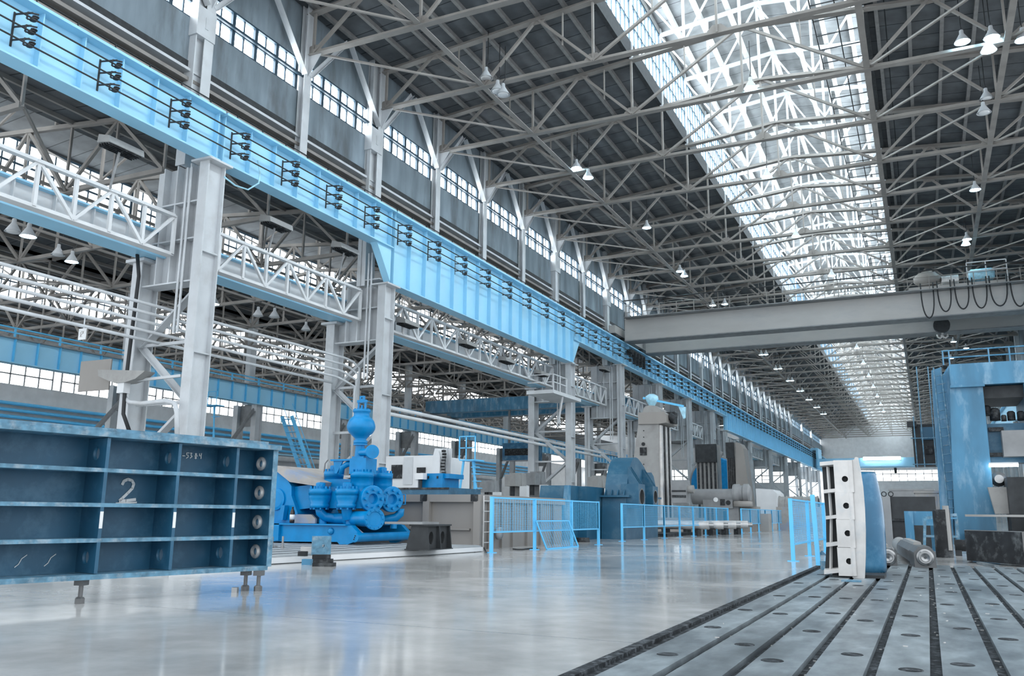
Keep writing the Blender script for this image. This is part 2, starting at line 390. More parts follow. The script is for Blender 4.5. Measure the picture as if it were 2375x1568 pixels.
# clerestory windows between the posts: frame + panes each
def clerestory():
    p = MB(); p.box(-25.85, -25.83, 0.32, 5.91, 20.35, 22.1); o = struct('window_proto', p, 'pane')
    f = MB()
    for i in range(5):
        y = 0.32+i*5.59/4; f.box(-25.82, -25.68, y-.09, y+.09, 20.4, 22.05)
        if i < 4: f.box(-25.81, -25.75, y+.66, y+.73, 20.4, 22.05)
    f.box(-25.82, -25.66, .32, 5.91, 20.34, 20.46); f.box(-25.82, -25.66, .32, 5.91, 21.98, 22.1); f.box(-25.82, -25.70, .32, 5.91, 21.16, 21.26)
    f.build('window_frame', 'mull', o); return o
cw = clerestory()
def lantern_window(x, s):
    p = MB(); p.box(x-.02, x+.02, 0.1, 6.13, 26.6, 30.5); o = struct('window_proto', p, 'spane')
    f = MB()
    for i in range(9): f.box(x+s*.04, x+s*.12, .1+i*6.03/8-.035, .1+i*6.03/8+.035, 26.6, 30.5)
    for z in (26.65, 27.9, 29.2, 30.45): f.box(x+s*.04, x+s*.14, .1, 6.13, z-.06, z+.06)
    f.build('window_frame', 'mull', o); return o
l1 = lantern_window(-13.15, 1); l2 = lantern_window(-0.85, -1)
for proto in (cw, l1, l2):
    for i, y in enumerate(YK[:-1]):
        o = proto if i == 0 else dup(proto)
        o.location = (0, y, 0); o.name = window_name()
# glazing-bar grid lying under the right side of the lantern
t = thing('glazing_grid', 'dark square bar grid under the right side of the bright skylight', 'grid', (-2, YK[2], 25.9))
g = MB()
for i in range(3): x = -3.4+i*1.15; MB().bar((x, 20, 25.95), (x, 140, 25.95), .06).build('long_bar', 'dark', t)
y = 20.0
while y < 140: MB().bar((-3.4, y, 25.95), (-1.1, y, 25.95), .05).build('cross_bar', 'dark', t); y += 1.55

# ------------------------------------------------------------------ roof trusses
def truss_proto(detail):
    t = thing('roof_truss', 'x', 'roof truss', (0, 0, 0), group='steel trusses of the hall roof')
    B = 22.3
    A = MB() if not detail else None
    def part(name, segs, w, m_='truss'):
        b = A if A is not None else MB()
        for p, q in segs:
            if w > .16: b.angle(p, q, w)
            else: b.bar(p, q, w, w*.8)
        if A is None: b.build(name, m_, t)
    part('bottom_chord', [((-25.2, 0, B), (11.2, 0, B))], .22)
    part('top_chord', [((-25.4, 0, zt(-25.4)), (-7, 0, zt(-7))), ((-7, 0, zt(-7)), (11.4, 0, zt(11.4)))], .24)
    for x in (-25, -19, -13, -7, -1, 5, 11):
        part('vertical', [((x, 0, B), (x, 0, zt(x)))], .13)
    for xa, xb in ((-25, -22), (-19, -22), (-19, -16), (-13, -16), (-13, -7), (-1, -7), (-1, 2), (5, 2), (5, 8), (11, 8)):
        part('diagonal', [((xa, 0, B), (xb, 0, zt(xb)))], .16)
    if detail:
        for x in (-25, -19, -13, -7, -1, 5, 11):
            MB().prism([(-.45, -.12), (.45, -.12), (.45, .15), (.2, .4), (-.2, .4), (-.45, .15)], (x, -.015, B), (1, 0, 0), (0, 0, 1), (0, .03, 0)).build('gusset', 'truss', t)
        for x in (-22, -16, -7, 2, 8):
            MB().prism([(-.5, .1), (.5, .1), (.35, -.3), (-.35, -.3)], (x, -.015, zt(x)), (1, 0, 0), (0, 0, 1), (0, .03, 0)).build('gusset', 'truss', t)
        for xa, za, xb, zb in ((-14.6, 23.5, -14.6, zt(-14.6)), (-10, 24.2, -10, zt(-10)), (-4, 24.2, -4, zt(-4)), (-20.5, 23.6, -20.5, zt(-20.5))):
            part('hanger', [((xa, 0, za), (xb, 0, zb))], .08)
    # bracing towards the next truss
    for x in (-19, -1, 5):
        part('strut', [((x, 0, B), (x, 6.23, B))], .18)
    for xa, xb in ((-25, -19), (5, -1), (11, 5)):
        part('tie', [((xa, 0, B), (xb, 6.23, B))], .11)
    # lantern frame standing on the truss
    def lpart(name, segs, w):
        b = A if A is not None else MB()
        for p, q in segs: b.bar(p, q, w, w)
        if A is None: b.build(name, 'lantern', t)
    lpart('lantern_post', [((-13, 0, zt(-13)), (-13, 0, 30.9))], .18); lpart('lantern_post', [((-1, 0, zt(-1)), (-1, 0, 30.9))], .18)
    lpart('lantern_post', [((-7, 0, zt(-7)), (-7, 0, 31.2))], .14)
    lpart('lantern_post', [((-10, 0, zt(-10)), (-10, 0, 30.9))], .14); lpart('lantern_post', [((-4, 0, zt(-4)), (-4, 0, 30.9))], .14)
    lpart('lantern_rafter', [((-13, 0, 30.45), (-7, 0, 31.1)), ((-7, 0, 31.1), (-1, 0, 30.45))], .2)
    for xa, za, xb, zb in ((-13, 30.4, -10, 25.9), (-10, 25.9, -7, 31), (-4, 25.9, -7, 31), (-1, 30.4, -4, 25.9)):
        lpart('lantern_brace', [((xa, 0, za), (xb, 0, zb))], .1)
    if A is not None:
        for ch in list(t.children): bpy.data.objects.remove(ch)
        o = A.build('roof_truss', 'truss'); bpy.data.objects.remove(t); return o
    return t
tp = truss_proto(True); tf = truss_proto(False); tf['group'] = 'steel trusses of the hall roof'; tf['category'] = 'roof truss'
first_far = True
for i, y in enumerate(YK[2:]):
    lab = 'grey steel roof truss across the hall, %s in line from the near end' % ORD[i]
    if i < 17:
        o = tp if i == 0 else dup(tp)
    else:
        o = tf if first_far else dup(tf); first_far = False
    o.location = (0, y, 0); o['label'] = lab

# ------------------------------------------------------------------ wall posts with chevron braces
def post_proto():
    t = thing('wall_post', 'x', 'post', (-25.4, 0, 16.1), group='steel posts along the window wall')
    MB().ibar((-25.42, 0, 16.1), (-25.42, 0, 25.2), .5, .34, .03, .03, up=(1, 0, 0)).build('shaft', 'steel', t)
    for s in (-1, 1):
        MB().angle((-25.25, s*.15, 21.2), (-25.25, s*2.9, 24.5), .2).build('brace', 'steel', t)
    MB().bar((-25.55, 0, 21.2), (-25.55, 6.23, 21.2), .12).build('strut', 'mull', t)
    b = MB(); b.prism([(0, 0), (.8, .0), (0, 1.2)], (-25.25, -.02, 22.3), (1, 0, 0), (0, 0, -1), (0, .04, 0)); b.build('bracket', 'steel', t)
    return t
pp = post_proto()
for i, y in enumerate(YK[2:30]):
    o = pp if i == 0 else dup(pp)
    o.location = (-25.4, y, 16.1)
    o['label'] = 'light steel wall post beside the high windows, %s from the near end' % ORD[i]

# ------------------------------------------------------------------ composite columns
def column_proto(ztop, detail=True):
    t = thing('building_column', 'x', 'column', (-24.3, 0, 0), group='columns carrying the blue crane beam')
    def ib(name, xc, w, z0, z1, ly, m_='steel'):
        b = MB()
        b.box(xc-w/2, xc+w/2, -ly, -ly+.05, z0, z1); b.box(xc-w/2, xc+w/2, ly-.05, ly, z0, z1); b.box(xc-.03, xc+.03, -ly, ly, z0, z1)
        return b.build(name, m_, t)
    ib('front_branch', -24.2, .46, 0.05, ztop-.08, .45)
    ib('rear_branch', -27.3, .5, 0.05, 10.2, .45)
    MB().box(-24.75, -23.75, -.6, .6, ztop-.08, ztop).build('cap_plate', 'steel', t)
    MB().box(-27.8, -26.8, -.6, .6, 10.2, 10.32).build('cap_plate', 'steel', t)
    MB().box(-27.7, -23.85, -.75, .75, 0, .08).build('base_plate', 'grey', t)
    b = MB(); b.box(-27.05, -24.42, -.03, .03, 9.2, ztop)
    for x in (-25.0, -25.7, -26.4): b.box(x-.03, x+.03, -.35, .35, 9.2, ztop)
    for z in (9.2, 10.9, 12.4): b.box(-27.05, -24.42, -.36, .36, z-.03, z+.03)
    b.build('web_panel', 'steel', t)
    b = MB()
    b.box(-24.42, -24.0, -.42, .42, 3.0, 3.05); b.box(-24.42, -24.0, -.42, .42, 6.4, 6.45); b.box(-24.42, -24.0, -.42, .42, 10.3, 10.36)
    b.build('diaphragm', 'steel', t)
    for za, zb in ((.3, 2.4), (4.6, 2.4), (4.6, 6.9), (9.1, 6.9)):
        MB().angle((-24.4, 0, za), (-27.1, 0, zb), .22).build('lacing_bar', 'steel', t)
    for z in (2.4, 4.6, 6.9):
        MB().bar((-24.4, 0, z), (-27.1, 0, z), .12).build('lacing_bar', 'steel', t)
    ib('upper_shaft', -25.55, .5, ztop, 25.2, .42)
    b = MB(); b.box(-25.95, -25.2, -.5, .5, 19.6, 20.9); b.box(-25.2, -25.17, -.08, .08, 20.0, 20.5); b.build('haunch', 'steel', t)
    if detail:
        for x in (-24.9, -25.1): MB().tube((x, -.4, 7.2), (x, -.4, 13.8), .05, 8).build('conduit', 'steel', t)
    return t
c14 = column_proto(14.0); c12 = column_proto(12.1)
cols = [(23.4, 0), (35.7, 1), (61.2, 1), (73.6, 0), (86.2, 0), (98.7, 0), (111.0, 0), (118.6, 1), (137.0, 1), (156.5, 1), (175.2, 1), (194.4, 1), (213.4, 1), (232.0, 1)]
CN = ['tall light steel column behind the teal ribbed panel, nearest of the row', 'light steel column behind the blue mud pump, second of the row',
      'light steel column with a railed landing at its crane beam end, third of the row', 'light steel column left of the grey boring mill head, fourth of the row',
      'light steel column hidden behind the boring mill, fifth of the row', 'light steel column right of the grey boring mill, sixth of the row',
      'light steel column between the two grooved mill columns, seventh of the row', 'narrow light steel column where the far deep blue beam begins']
used = {}
for i, (y, k) in enumerate(cols):
    p = c12 if k else c14
    o = p if k not in used else dup(p); used[k] = 1
    o.location = (-24.3, y, 0)
    o['label'] = CN[i] if i < len(CN) else 'distant light steel column under the far deep blue beam, %s of the row' % ORD[i]
# ------------------------------------------------------------------ the blue crane runway girders
WX = -24.15
def girder(y0, y1, zb, label, detail, haunch=0):
    zt_ = 15.95
    t = thing('crane_girder', label, 'crane beam', (WX, y0, zb), group='blue crane runway beams')
    MB().box(WX-.02, WX+.02, y0, y1, zb+.05, zt_).build('web', 'blue', t)
    MB().box(WX-.45, WX+.45, y0, y1, zt_, zt_+.1).build('top_flange', 'blue', t)
    MB().box(WX-.35, WX+.35, y0, y1, zb, zb+.06).build('bottom_flange', 'blue', t)
    n = max(2, round((y1-y0)/1.55)); far = MB()
    for i in range(n+1):
        y = y0+.12+(y1-y0-.24)*i/n
        for s in ((-1, 1) if i in (0, n) else (1,)):
            b = MB()
            b.box(min(WX+s*.02, WX+s*.26), max(WX+s*.02, WX+s*.26), y-.02, y+.02, zb+.06, zt_)
            b.build('stiffener', 'blue', t)
    if haunch:
        MB().prism([(0, 0), (0, -1.75), (-haunch*1.3, 0)], (WX-.2, y0 if haunch < 0 else y1, 14.0), (0, 1, 0), (0, 0, 1), (.4, 0, 0)).build('haunch_plate', 'blue', t)
    # rail-wire supports
    k = 0; y = y0+.9
    while y < y1-.3:
        b = MB()
        b.box(WX+.02, WX+.05, y-.22, y-.16, 14.45, 15.6)
        for z in (15.45, 15.02, 14.58):
            b.bar((WX+.02, y-.19, z+.08), (WX+.62, y, z+.08), .035, .05)
        if detail:
            br = b.build('insulator_bracket', 'dark', t)
            for z in (15.45, 15.02, 14.58):
                q = MB()
                for d in range(3): q.lathe([(.05, 0), (.10, .02), (.10, .05), (.05, .07)], (WX+.62, y+.02+d*.04, z-.2+d*.075), (0, 0, 1), 8)
                q.bar((WX+.53, y-.11, z+.06), (WX+.72, y+.13, z+.06), .04)
                q.bar((WX+.53, y-.11, z-.16), (WX+.70, y+.13, z-.16), .04); q.bar((WX+.53, y-.11, z-.16), (WX+.53, y-.11, z+.06), .04)
                q.build('insulator', 'dark', br)
        else:
            for z in (15.45, 15.02, 14.58): b.box(WX+.5, WX+.72, y-.14, y+.14, z-.17, z+.08)
            b.build('insulator_bracket', 'dark', t)
        y += 3.08
    return t
girder(8.0, 23.35, 14.0, 'shallow blue crane beam at the top left, nearest span', True)
girder(23.45, 35.6, 14.0, 'shallow blue crane beam between the first and second columns', True, 1)
girder(35.7, 61.2, 12.1, 'deep pale blue crane beam spanning from the pump column to the landing column', True)
girder(61.3, 73.5, 14.0, 'shallow blue crane beam running up to the grey bridge crane', True, -1)
for i in range(3):
    girder(73.6+12.47*i, 73.6+12.47*(i+1)-.1, 14.0, 'shallow blue crane beam beyond the bridge crane, %s span' % ORD[i], False)
girder(111.05, 118.5, 14.0, 'short shallow blue crane beam just before the far deep beams', False)
ys = [118.6, 137, 156.5, 175.2, 194.4, 213.4, 232, 256]
for i in range(7):
    girder(ys[i], ys[i+1]-.1, 12.1, 'distant deep blue crane beam over the far columns, %s of seven' % ORD[i], False)
tag(MB().box(WX-.06, WX+.06, 8, 256, 16.05, 16.2).build('crane_rail', 'dark'), 'dark steel rail along the top of the left crane beams', 'rail')
for i, z in enumerate((15.32, 14.88, 14.44)):
    tag(MB().tube((WX+.66, 8, z), (WX+.66, 250, z), .028, 6).build('conductor_rail', 'dark'),
        'dark conductor bar along the blue crane beam, %s of the three' % ('topmost', 'middle', 'lowest')[i], 'conductor bar', 'three conductor bars on the crane beam')
# walkway with handrail behind the rail
t = thing('crane_walkway', 'dark walkway with thin handrails behind the blue crane beam', 'walkway', (-25.0, 10, 16.1))
MB().box(-25.25, -24.65, 9, 256, 16.1, 16.16).build('deck', 'grey', t)
h_ = MB()
for z in (16.65, 17.15): h_.tube((-25.2, 9, z), (-25.2, 200, z), .022, 6)
h_.build('handrail', 'dark', t)
h_ = MB()
y = 10.0
while y < 120: h_.bar((-25.2, y, 16.1), (-25.2, y, 17.15), .04); y += 1.55
h_.build('baluster', 'dark', t)
# ------------------------------------------------------------------ right-hand column row and its beam, seen through the planer
t = thing('crane_girder', 'blue crane beam on the far right side of the hall', 'crane beam', (11, 60, 12.5), group='blue crane runway beams')
MB().box(10.98, 11.02, 60, 256, 12.55, 15.95).build('web', 'blue', t); MB().box(10.55, 11.45, 60, 256, 15.95, 16.05).build('top_flange', 'blue', t); MB().box(10.65, 11.35, 60, 256, 12.5, 12.56).build('bottom_flange', 'blue', t)
rc = thing('building_column', 'x', 'column', (11, 0, 0), group='columns on the right side')
b = MB(); b.box(10.75, 11.25, -.45, -.4, 0, 12.5); b.box(10.75, 11.25, .4, .45, 0, 12.5); b.box(10.97, 11.03, -.45, .45, 0, 12.5); b.build('shaft', 'steel', rc)
MB().box(10.5, 11.5, -.6, .6, 12.42, 12.5).build('cap_plate', 'steel', rc); MB().box(11.6, 12.1, -.4, .4, 0, 25).build('upper_shaft', 'steel', rc)
for i, y in enumerate((73.6, 86.2, 98.7, 111, 123.6, 136, 148.5, 161, 173.5, 186, 198.5, 211)):
    o = rc if i == 0 else dup(rc); o.location = (11, y, 0); o['label'] = 'light column on the right side behind the blue planer, %s from the near end' % ORD[i]
# ================================================================== side bays beyond the column row
c = MB()
for x0 in (-51.0, -75.0):
    xm = x0+12
    for xa, xb in ((x0, xm-5), (xm+5, x0+24)):
        za, zb = 18.2-abs(xa-xm)*.1, 18.2-abs(xb-xm)*.1
        c.hexa([(xa, YA, za), (xb, YA, zb), (xb, 200, zb), (xa, 200, za), (xa, YA, za+.2), (xb, YA, zb+.2), (xb, 200, zb+.2), (xa, 200, za+.2)])
    for xa, xb, za, zb in ((xm-5.4, xm, 20.9, 21.4), (xm, xm+5.4, 21.4, 20.9)):
        c.hexa([(xa, YA, za), (xb, YA, zb), (xb, 200, zb), (xa, 200, za), (xa, YA, za+.2), (xb, YA, zb+.2), (xb, 200, zb+.2), (xa, 200, za+.2)])
sb = struct('ceiling_side_bays', c, 'roof')
for x0 in (-51.0, -75.0):
    xm = x0+12
    for k in range(-8, 9):
        x = xm+k*1.5
        if abs(x-xm) < 5.2: continue
        z = 18.2-abs(x-xm)*.1
        MB().box(x-.07, x+.07, YA, 160, z-.2, z).build('purlin', 'truss', sb)
def side_window(x, s, y1):
    p = MB(); p.box(x-.02, x+.02, 0.05, 6.18, 18.0, 20.8); o = struct('window_proto', p, 'bpane')
    f = MB()
    for i in range(9): f.box(x-.07, x+.07, .05+i*6.13/8-.04, .05+i*6.13/8+.04, 18.0, 20.8)
    for z in (18.0, 19.4, 20.75): f.box(x-.08, x+.08, .05, 6.18, z-.06, z+.06)
    f.build('window_frame', 'mull', o); return o
for xm in (-39.0, -63.0):
    for s in (-1, 1):
        p = side_window(xm+s*5.1, s, 0)
        for i, y in enumerate(YK[:26]):
            o = p if i == 0 else dup(p); o.location = (0, y, 0); o.name = window_name()
def side_truss():
    b = MB(); m2 = MB()
    B = 14.3; x0, xm, x1 = -50.85, -39.0, -27.15
    def z_(x): return 18.0-abs(x-xm)*.1
    b.bar((x0, 0, B), (x1, 0, B), .2, .2); b.bar((x0, 0, z_(x0)), (xm, 0, z_(xm)), .2); b.bar((xm, 0, z_(xm)), (x1, 0, z_(x1)), .2)
    for k in range(8):
        xa = x0+2.9625*k
        if k % 2 == 0: b.bar((xa, 0, B), (xa+2.9625, 0, z_(xa+2.9625)), .14)
        else: b.bar((xa, 0, z_(xa)), (xa+2.9625, 0, B), .14)
        b.bar((xa+2.9625, 0, B), (xa+2.9625, 0, z_(xa+2.9625)), .1)
    for x in (-45, -39, -33): b.bar((x, 0, B), (x, 6.1, B), .12)
    b.bar((-50.9, 0, B), (-45.1, 6.1, B), .1); b.bar((-27.1, 0, B), (-32.9, 6.1, B), .1)
    for x in (xm-4.8, xm+4.8, xm): b.bar((x, 0, z_(x)), (x, 0, 20.8), .13)
    b.bar((xm-4.8, 0, 20.7), (xm, 0, 18.1), .1); b.bar((xm+4.8, 0, 20.7), (xm, 0, 18.1), .1)
    return b.build('side_bay_truss', 'truss')
st = side_truss(); st2 = None
for bay, dx in enumerate((0.0, -24.0)):
    for i, y in enumerate(YK[1:22]):
        o = st if (bay == 0 and i == 0) else dup(st)
        o.location = (dx, y, 0)
        tag(o, 'steel truss under the roof of the %s side bay, %s from the near end' % (('nearer', 'farther')[bay], ORD[i]), 'roof truss', ('trusses of the nearer side bay', 'trusses of the farther side bay')[bay])
# lattice brake trusses between the columns, with their runway beams
def lattice(y0, y1, detail):
    t = thing('lattice_girder', 'x', 'lattice girder', (-25.45, y0, 10.3), group='white lattice girders between columns')
    X, zb, zt_ = -25.45, 10.3, 11.85
    MB().angle((X, y0, zt_), (X, y1, zt_), .15).build('top_chord', 'white', t)
    MB().angle((X, y0, zb), (X, y1, zb), .15).build('bottom_chord', 'white', t)
    n = max(2, 2*round((y1-y0)/3.1)); L = (y1-y0)/n; mm = MB()
    for i in range(n+1):
        b = MB() if detail else mm
        b.bar((X, y0+i*L, zb), (X, y0+i*L, zt_), .12)
        if detail: b.build('vertical', 'white', t)
    for i in range(n):
        b = MB() if detail else mm
        ya, yb = y0+i*L, y0+(i+1)*L
        if i % 2: b.bar((X, ya, zb), (X, yb, zt_), .11)
        else: b.bar((X, ya, zt_), (X, yb, zb), .11)
        if detail: b.build('diagonal', 'white', t)
    if not detail: mm.build('diagonal', 'white', t)
    b = MB(); b.box(-25.75, -25.4, y0, y1, 10.22, 10.26); b.build('walkway_plate', 'white', t)
    return t
def runway(y0, y1, x=-26.75):
    t = thing('runway_beam', 'x', 'crane beam', (x, y0, 10.4), group='white runway beams of the side bay')
    MB().box(x-.02, x+.02, y0, y1, 10.41, 11.4).build('web', 'white', t)
    MB().box(x-.5, x+.5, y0, y1, 10.34, 10.41).build('bottom_flange', 'blue', t)
    MB().box(x-.3, x+.3, y0, y1, 11.4, 11.47).build('top_flange', 'blue', t)
    b = MB(); n = round((y1-y0)/1.5)
    for i in range(n+1): y = y0+(y1-y0)*i/n; b.box(x-.2, x+.2, y-.02, y+.02, 10.45, 11.4)
    b.build('stiffener', 'white', t)
    return t
cy = [10.9] + [c_[0] for c_ in cols[:11]]
LN = ['left of the nearest column', 'between the first and second columns', 'between the pump column and the landing column', 'right of the landing column', 'behind the boring mill head']
for i in range(len(cy)-1):
    d = cy[i+1]-cy[i]
    w_ = LN[i] if i < 5 else 'farther down the column row, %s span' % ORD[i]
    lattice(cy[i]+.5, cy[i+1]-.5, i < 4)['label'] = 'white lattice girder ' + w_
    runway(cy[i]+.05, cy[i+1]-.05)['label'] = 'blue-bottomed runway beam of the side bay, ' + w_
# far runway of the side bay with its columns
def far_runway(y0, y1, x=-50.0):
    t = thing('runway_beam', 'x', 'crane beam', (x, y0, 9.4), group='blue runway beams across the side bay')
    MB().box(x-.02, x+.02, y0, y1, 9.45, 10.9).build('web', 'blue', t)
    MB().box(x-.35, x+.35, y0, y1, 9.38, 9.45).build('bottom_flange', 'blue', t)
    MB().box(x-.3, x+.3, y0, y1, 10.9, 10.98).build('top_flange', 'grey', t)
    b = MB(); n = round((y1-y0)/1.5)
    for i in range(n+1): y = y0+(y1-y0)*i/n; b.box(x+.02, x+.2, y-.03, y+.03, 9.45, 10.9)
    b.build('stiffener', 'fence', t)
    b = MB()
    for z in (11.3, 11.6): b.bar((x, y0, z), (x, y1, z), .09)
    for i in range(n+1):
        if i % 2 == 0: y = y0+(y1-y0)*i/n; b.bar((x, y, 10.98), (x, y, 11.6), .1)
    b.build('guard_rail', 'fence', t)
    return t
fy = [18.0+12.46*i for i in range(12)]
fr = far_runway(0, 12.4)
fc = thing('side_bay_column', 'x', 'column', (-50.3, 0, 0), group='columns across the side bay')
for x in (-50.0, -52.0):
    b = MB(); b.box(x-.25, x+.25, -.4, -.35, 0, 9.38); b.box(x-.25, x+.25, .35, .4, 0, 9.38); b.box(x-.03, x+.03, -.4, .4, 0, 9.38); b.build('shaft', 'steel', fc)
MB().box(-51.3, -50.8, -.35, .35, 9.38, 17).build('upper_shaft', 'steel', fc)
MB().box(-51.75, -50.25, -.04, .04, 7.6, 9.38).build('web_panel', 'grey', fc)
for s in (-1,): MB().angle((-50.0, s*.4, 9.0), (-50.0, s*3.6, 5.2), .25).build('knee_brace', 'grey', fc)
for i, y in enumerate(fy):
    o = fr if i == 0 else dup(fr); o.location = (-50, y, 9.4); o['label'] = 'pale blue runway beam across the side bay, %s span from the near end' % ORD[i]
    o = fc if i == 0 else dup(fc); o.location = (-50.3, y, 0); o['label'] = 'light column across the side bay under its blue beam, %s from the near end' % ORD[i]
# far wall of the second side bay
w = MB(); w.box(-75.4, -75.1, YA, 200, 13.8, 20); w.box(-75.4, -75.1, YA, 200, 0, 11.9); struct('wall_far', w, 'white')
def far_window():
    p = MB(); p.box(-75.3, -75.28, .4, 11.9, 11.9, 13.8); o = struct('window_proto', p, 'bpane')
    f = MB()
    for i in range(9): f.box(-75.27, -75.15, .4+i*11.5/8-.06, .4+i*11.5/8+.06, 11.9, 13.8)
    f.box(-75.27, -75.15, .4, 11.9, 12.8, 12.92); f.build('window_frame', 'grey', o); return o
fw = far_window()
for i, y in enumerate(fy): o = fw if i == 0 else dup(fw); o.location = (0, y, 0); o.name = window_name()
for i in range(4):
    z = (8.3, 8.9, 9.5, 10.1)[i]
    tag(MB().tube((-74.6, YA, z), (-74.6, 170, z), .16, 8).build('wall_pipe', 'fence'), 'blue pipe along the far wall of the side bays, %s of four upwards' % ORD[i], 'pipe', 'blue pipes on the far wall')
tag(MB().box(-74.2, -72.6, 14, 150, 7.6, 7.75).build('far_gallery', 'blue'), 'blue gallery deck running along the far wall below the pipes', 'gallery')
w = MB(); w.box(-75, -27.6, 200, 200.4, 0, 8); w.box(-75, -27.6, 200, 200.4, 11, 21); struct('wall_side_end', w, 'white')
e = MB(); e.box(-75, -27.6, 200.15, 200.2, 8, 11); wo = struct(window_name(), e, 'bpane')
e = MB()
for i in range(24): e.box(-75+i*2-.1, -75+i*2+.1, 200, 200.12, 8, 11)
e.box(-75, -27.6, 200, 200.12, 9.4, 9.6); e.build('window_frame', 'grey', wo)
# upright machine boxes and cabinets standing far behind
for i, (x, y, sx, sy, h_, mm) in enumerate(((-70, 46, 3, 5, 5.5, 'teal'), (-68, 58, 3, 6, 5.0, 'white'), (-70, 70, 3, 5, 6.0, 'teal'), (-66, 84, 3, 6, 5.4, 'casing'), (-60, 100, 3, 4, 4.5, 'grey'))):
    t = thing('machine_cabinet', ['dark cabinet behind the left panel near the far wall', 'white cabinet in the side bay left of the blue stairs', 'dark cabinet in the side bay by the blue stairs', 'warm grey cabinet deep in the side bay', 'grey cabinet deepest in the side bay'][i], 'cabinet', (x, y, 0))
    MB().box(x, x+sx, y, y+sy, 0, h_).build('body', mm, t); MB().box(x+sx, x+sx+.05, y+.3, y+sy*.48, .3, h_-.3).build('door', mm, t); MB().box(x+sx, x+sx+.05, y+sy*.52, y+sy-.3, .3, h_-.3).build('door', mm, t)
# pipes along the column row
a0 = [on(0, v, X=-26.5).z for v in (617, 643, 665, 690, 712)]
a0 = [8.35, 8.0, 7.65, 7.3, 6.95]
for i, z in enumerate(a0):
    x = -26.2+.25*i*0
    pts = [(-26.2, 9, z), (-26.2, 35.2-.25*i, z)]
    if i < 4: pts += [(-26.0, 35.6-.25*i, z-.15), (-25.6+.2*i*.5, 35.6-.25*i, z-.5), (-25.6+.1*i, 35.6-.25*i, 3.0)]
    tag(MB().path(pts, .065, 8).build('pipe', 'steel'), 'light pipe running past the nearest columns, %s from the top of five' % ORD[i], 'pipe', 'light pipes along the columns')
for i, z in enumerate((6.3, 5.95)):
    tag(MB().tube((-26.2, 38, z), (-26.2, 75, z-.2), .11, 8).build('pipe', 'white'), 'white pipe running right from the pump column, %s of the pair' % ('upper', 'lower')[i], 'pipe', 'white pipes beyond the pump column')

# blue bridge crane of the side bay with its hanging cabin
q0, q1 = on(1165, 1068, Y=82), on(1238, 1026, Y=82)
t = thing('side_bay_crane', 'blue bridge crane with a hanging box cabin in the side bay behind the casing', 'bridge crane', (-38, 82, 11.5))
MB().box(-49.9, -27.4, 82.2, 83.4, 11.55, 12.9).build('main_girder', 'gantry', t); MB().box(-49.9, -27.4, 87, 88.2, 11.55, 12.9).build('main_girder', 'gantry', t)
MB().box(q0.x, q1.x, 82, 84.2, q0.z, q1.z).build('cabin', 'shell', t)
MB().box(q0.x+.3, q1.x-.3, 81.95, 82, q0.z+.5, q0.z+1.2).build('cabin_window', 'black', t)
for x in (q0.x+.4, q1.x-.4): MB().bar((x, 82.8, q1.z), (x, 82.8, 11.7), .2).build('hanger', 'grey', t)
for x in (-49.6, -27.7): MB().box(x-.3, x+.3, 81.5, 88.8, 11.05 if x < -40 else 11.5, 11.7).build('end_carriage', 'grey', t)
# smaller grey machine tools standing in the side bay
for i, (px, Y, s_, mm, lab) in enumerate(((1122, 46, 1.0, 'grey', 'grey upright drill in the side bay right of the blue access ladder'), (1182, 50, 1.25, 'castgrey', 'pale grey milling machine in the side bay above the casing ladder'),
        (1228, 56, 1.4, 'grey', 'dark grey milling machine left of the landing column'), (1375, 52, 1.2, 'castgrey', 'pale grey machine in the gap right of the landing column'), (600, 60, 1.4, 'white', 'white machine between the panel and the blue stair'))):
    q = on(px, 1220, Y=Y); x = q.x; t = thing('milling_machine', lab, 'machine tool', (x, Y, 0))
    MB().box(x-.7*s_, x+.7*s_, Y, Y+1.4*s_, 0, .8*s_).build('base', mm, t)
    MB().prism([(-.4*s_, .8*s_), (.4*s_, .8*s_), (.3*s_, 2.6*s_), (-.3*s_, 2.6*s_)], (x, Y+.7*s_, 0), (1, 0, 0), (0, 0, 1), (0, .6*s_, 0)).build('column', mm, t)
    MB().box(x-.3*s_, x+.3*s_, Y, Y+.9*s_, 1.9*s_, 2.5*s_).build('head', mm, t); MB().tube((x, Y+.3*s_, 1.4*s_), (x, Y+.3*s_, 1.9*s_), .12*s_, 12).build('spindle', 'dark', t)
    MB().box(x-1.1*s_, x+1.1*s_, Y-.1*s_, Y+.6*s_, .95*s_, 1.1*s_).build('table', 'dark', t); MB().box(x+.5*s_, x+.9*s_, Y+.1, Y+.5, 1.2*s_, 1.9*s_).build('control_box', 'white', t)
# ================================================================== things on the floor, left and middle
def base(p): return (p[0], p[1], 0)
# ---- teal ribbed panel on levelling screws
P0 = Vector((-5.42, 4.36, 0)); PU = Vector((0.2, 0.98, 0)).normalized(); PN = Vector((PU.y, -PU.x, 0)); PZ = Vector((0, 0, 1))
def pp_(u, n, z): return P0 + PU*u + PN*n + PZ*z
t = thing('welded_bulkhead', 'large teal ribbed steel panel with a chalked 2, standing on screws at the left', 'steel panel', P0)
ZS = [0.19, 0.435, 0.685, 0.935, 1.185]; UR = [-1.6, -0.76, 0.09, 0.672, 1.208]; D = 0.27
def slabb(u0, u1, n0, n1, z0, z1):
    return MB().hexa([pp_(u0, n0, z0), pp_(u1, n0, z0), pp_(u1, n1, z0), pp_(u0, n1, z0), pp_(u0, n0, z1), pp_(u1, n0, z1), pp_(u1, n1, z1), pp_(u0, n1, z1)])
slabb(-2.4, 1.6, -D-.03, -D, ZS[0], ZS[4]).build('back_plate', 'teal', t)
slabb(-2.4, 1.56, -D-.02, .03, .165, .20).build('bottom_flange', 'edge', t)
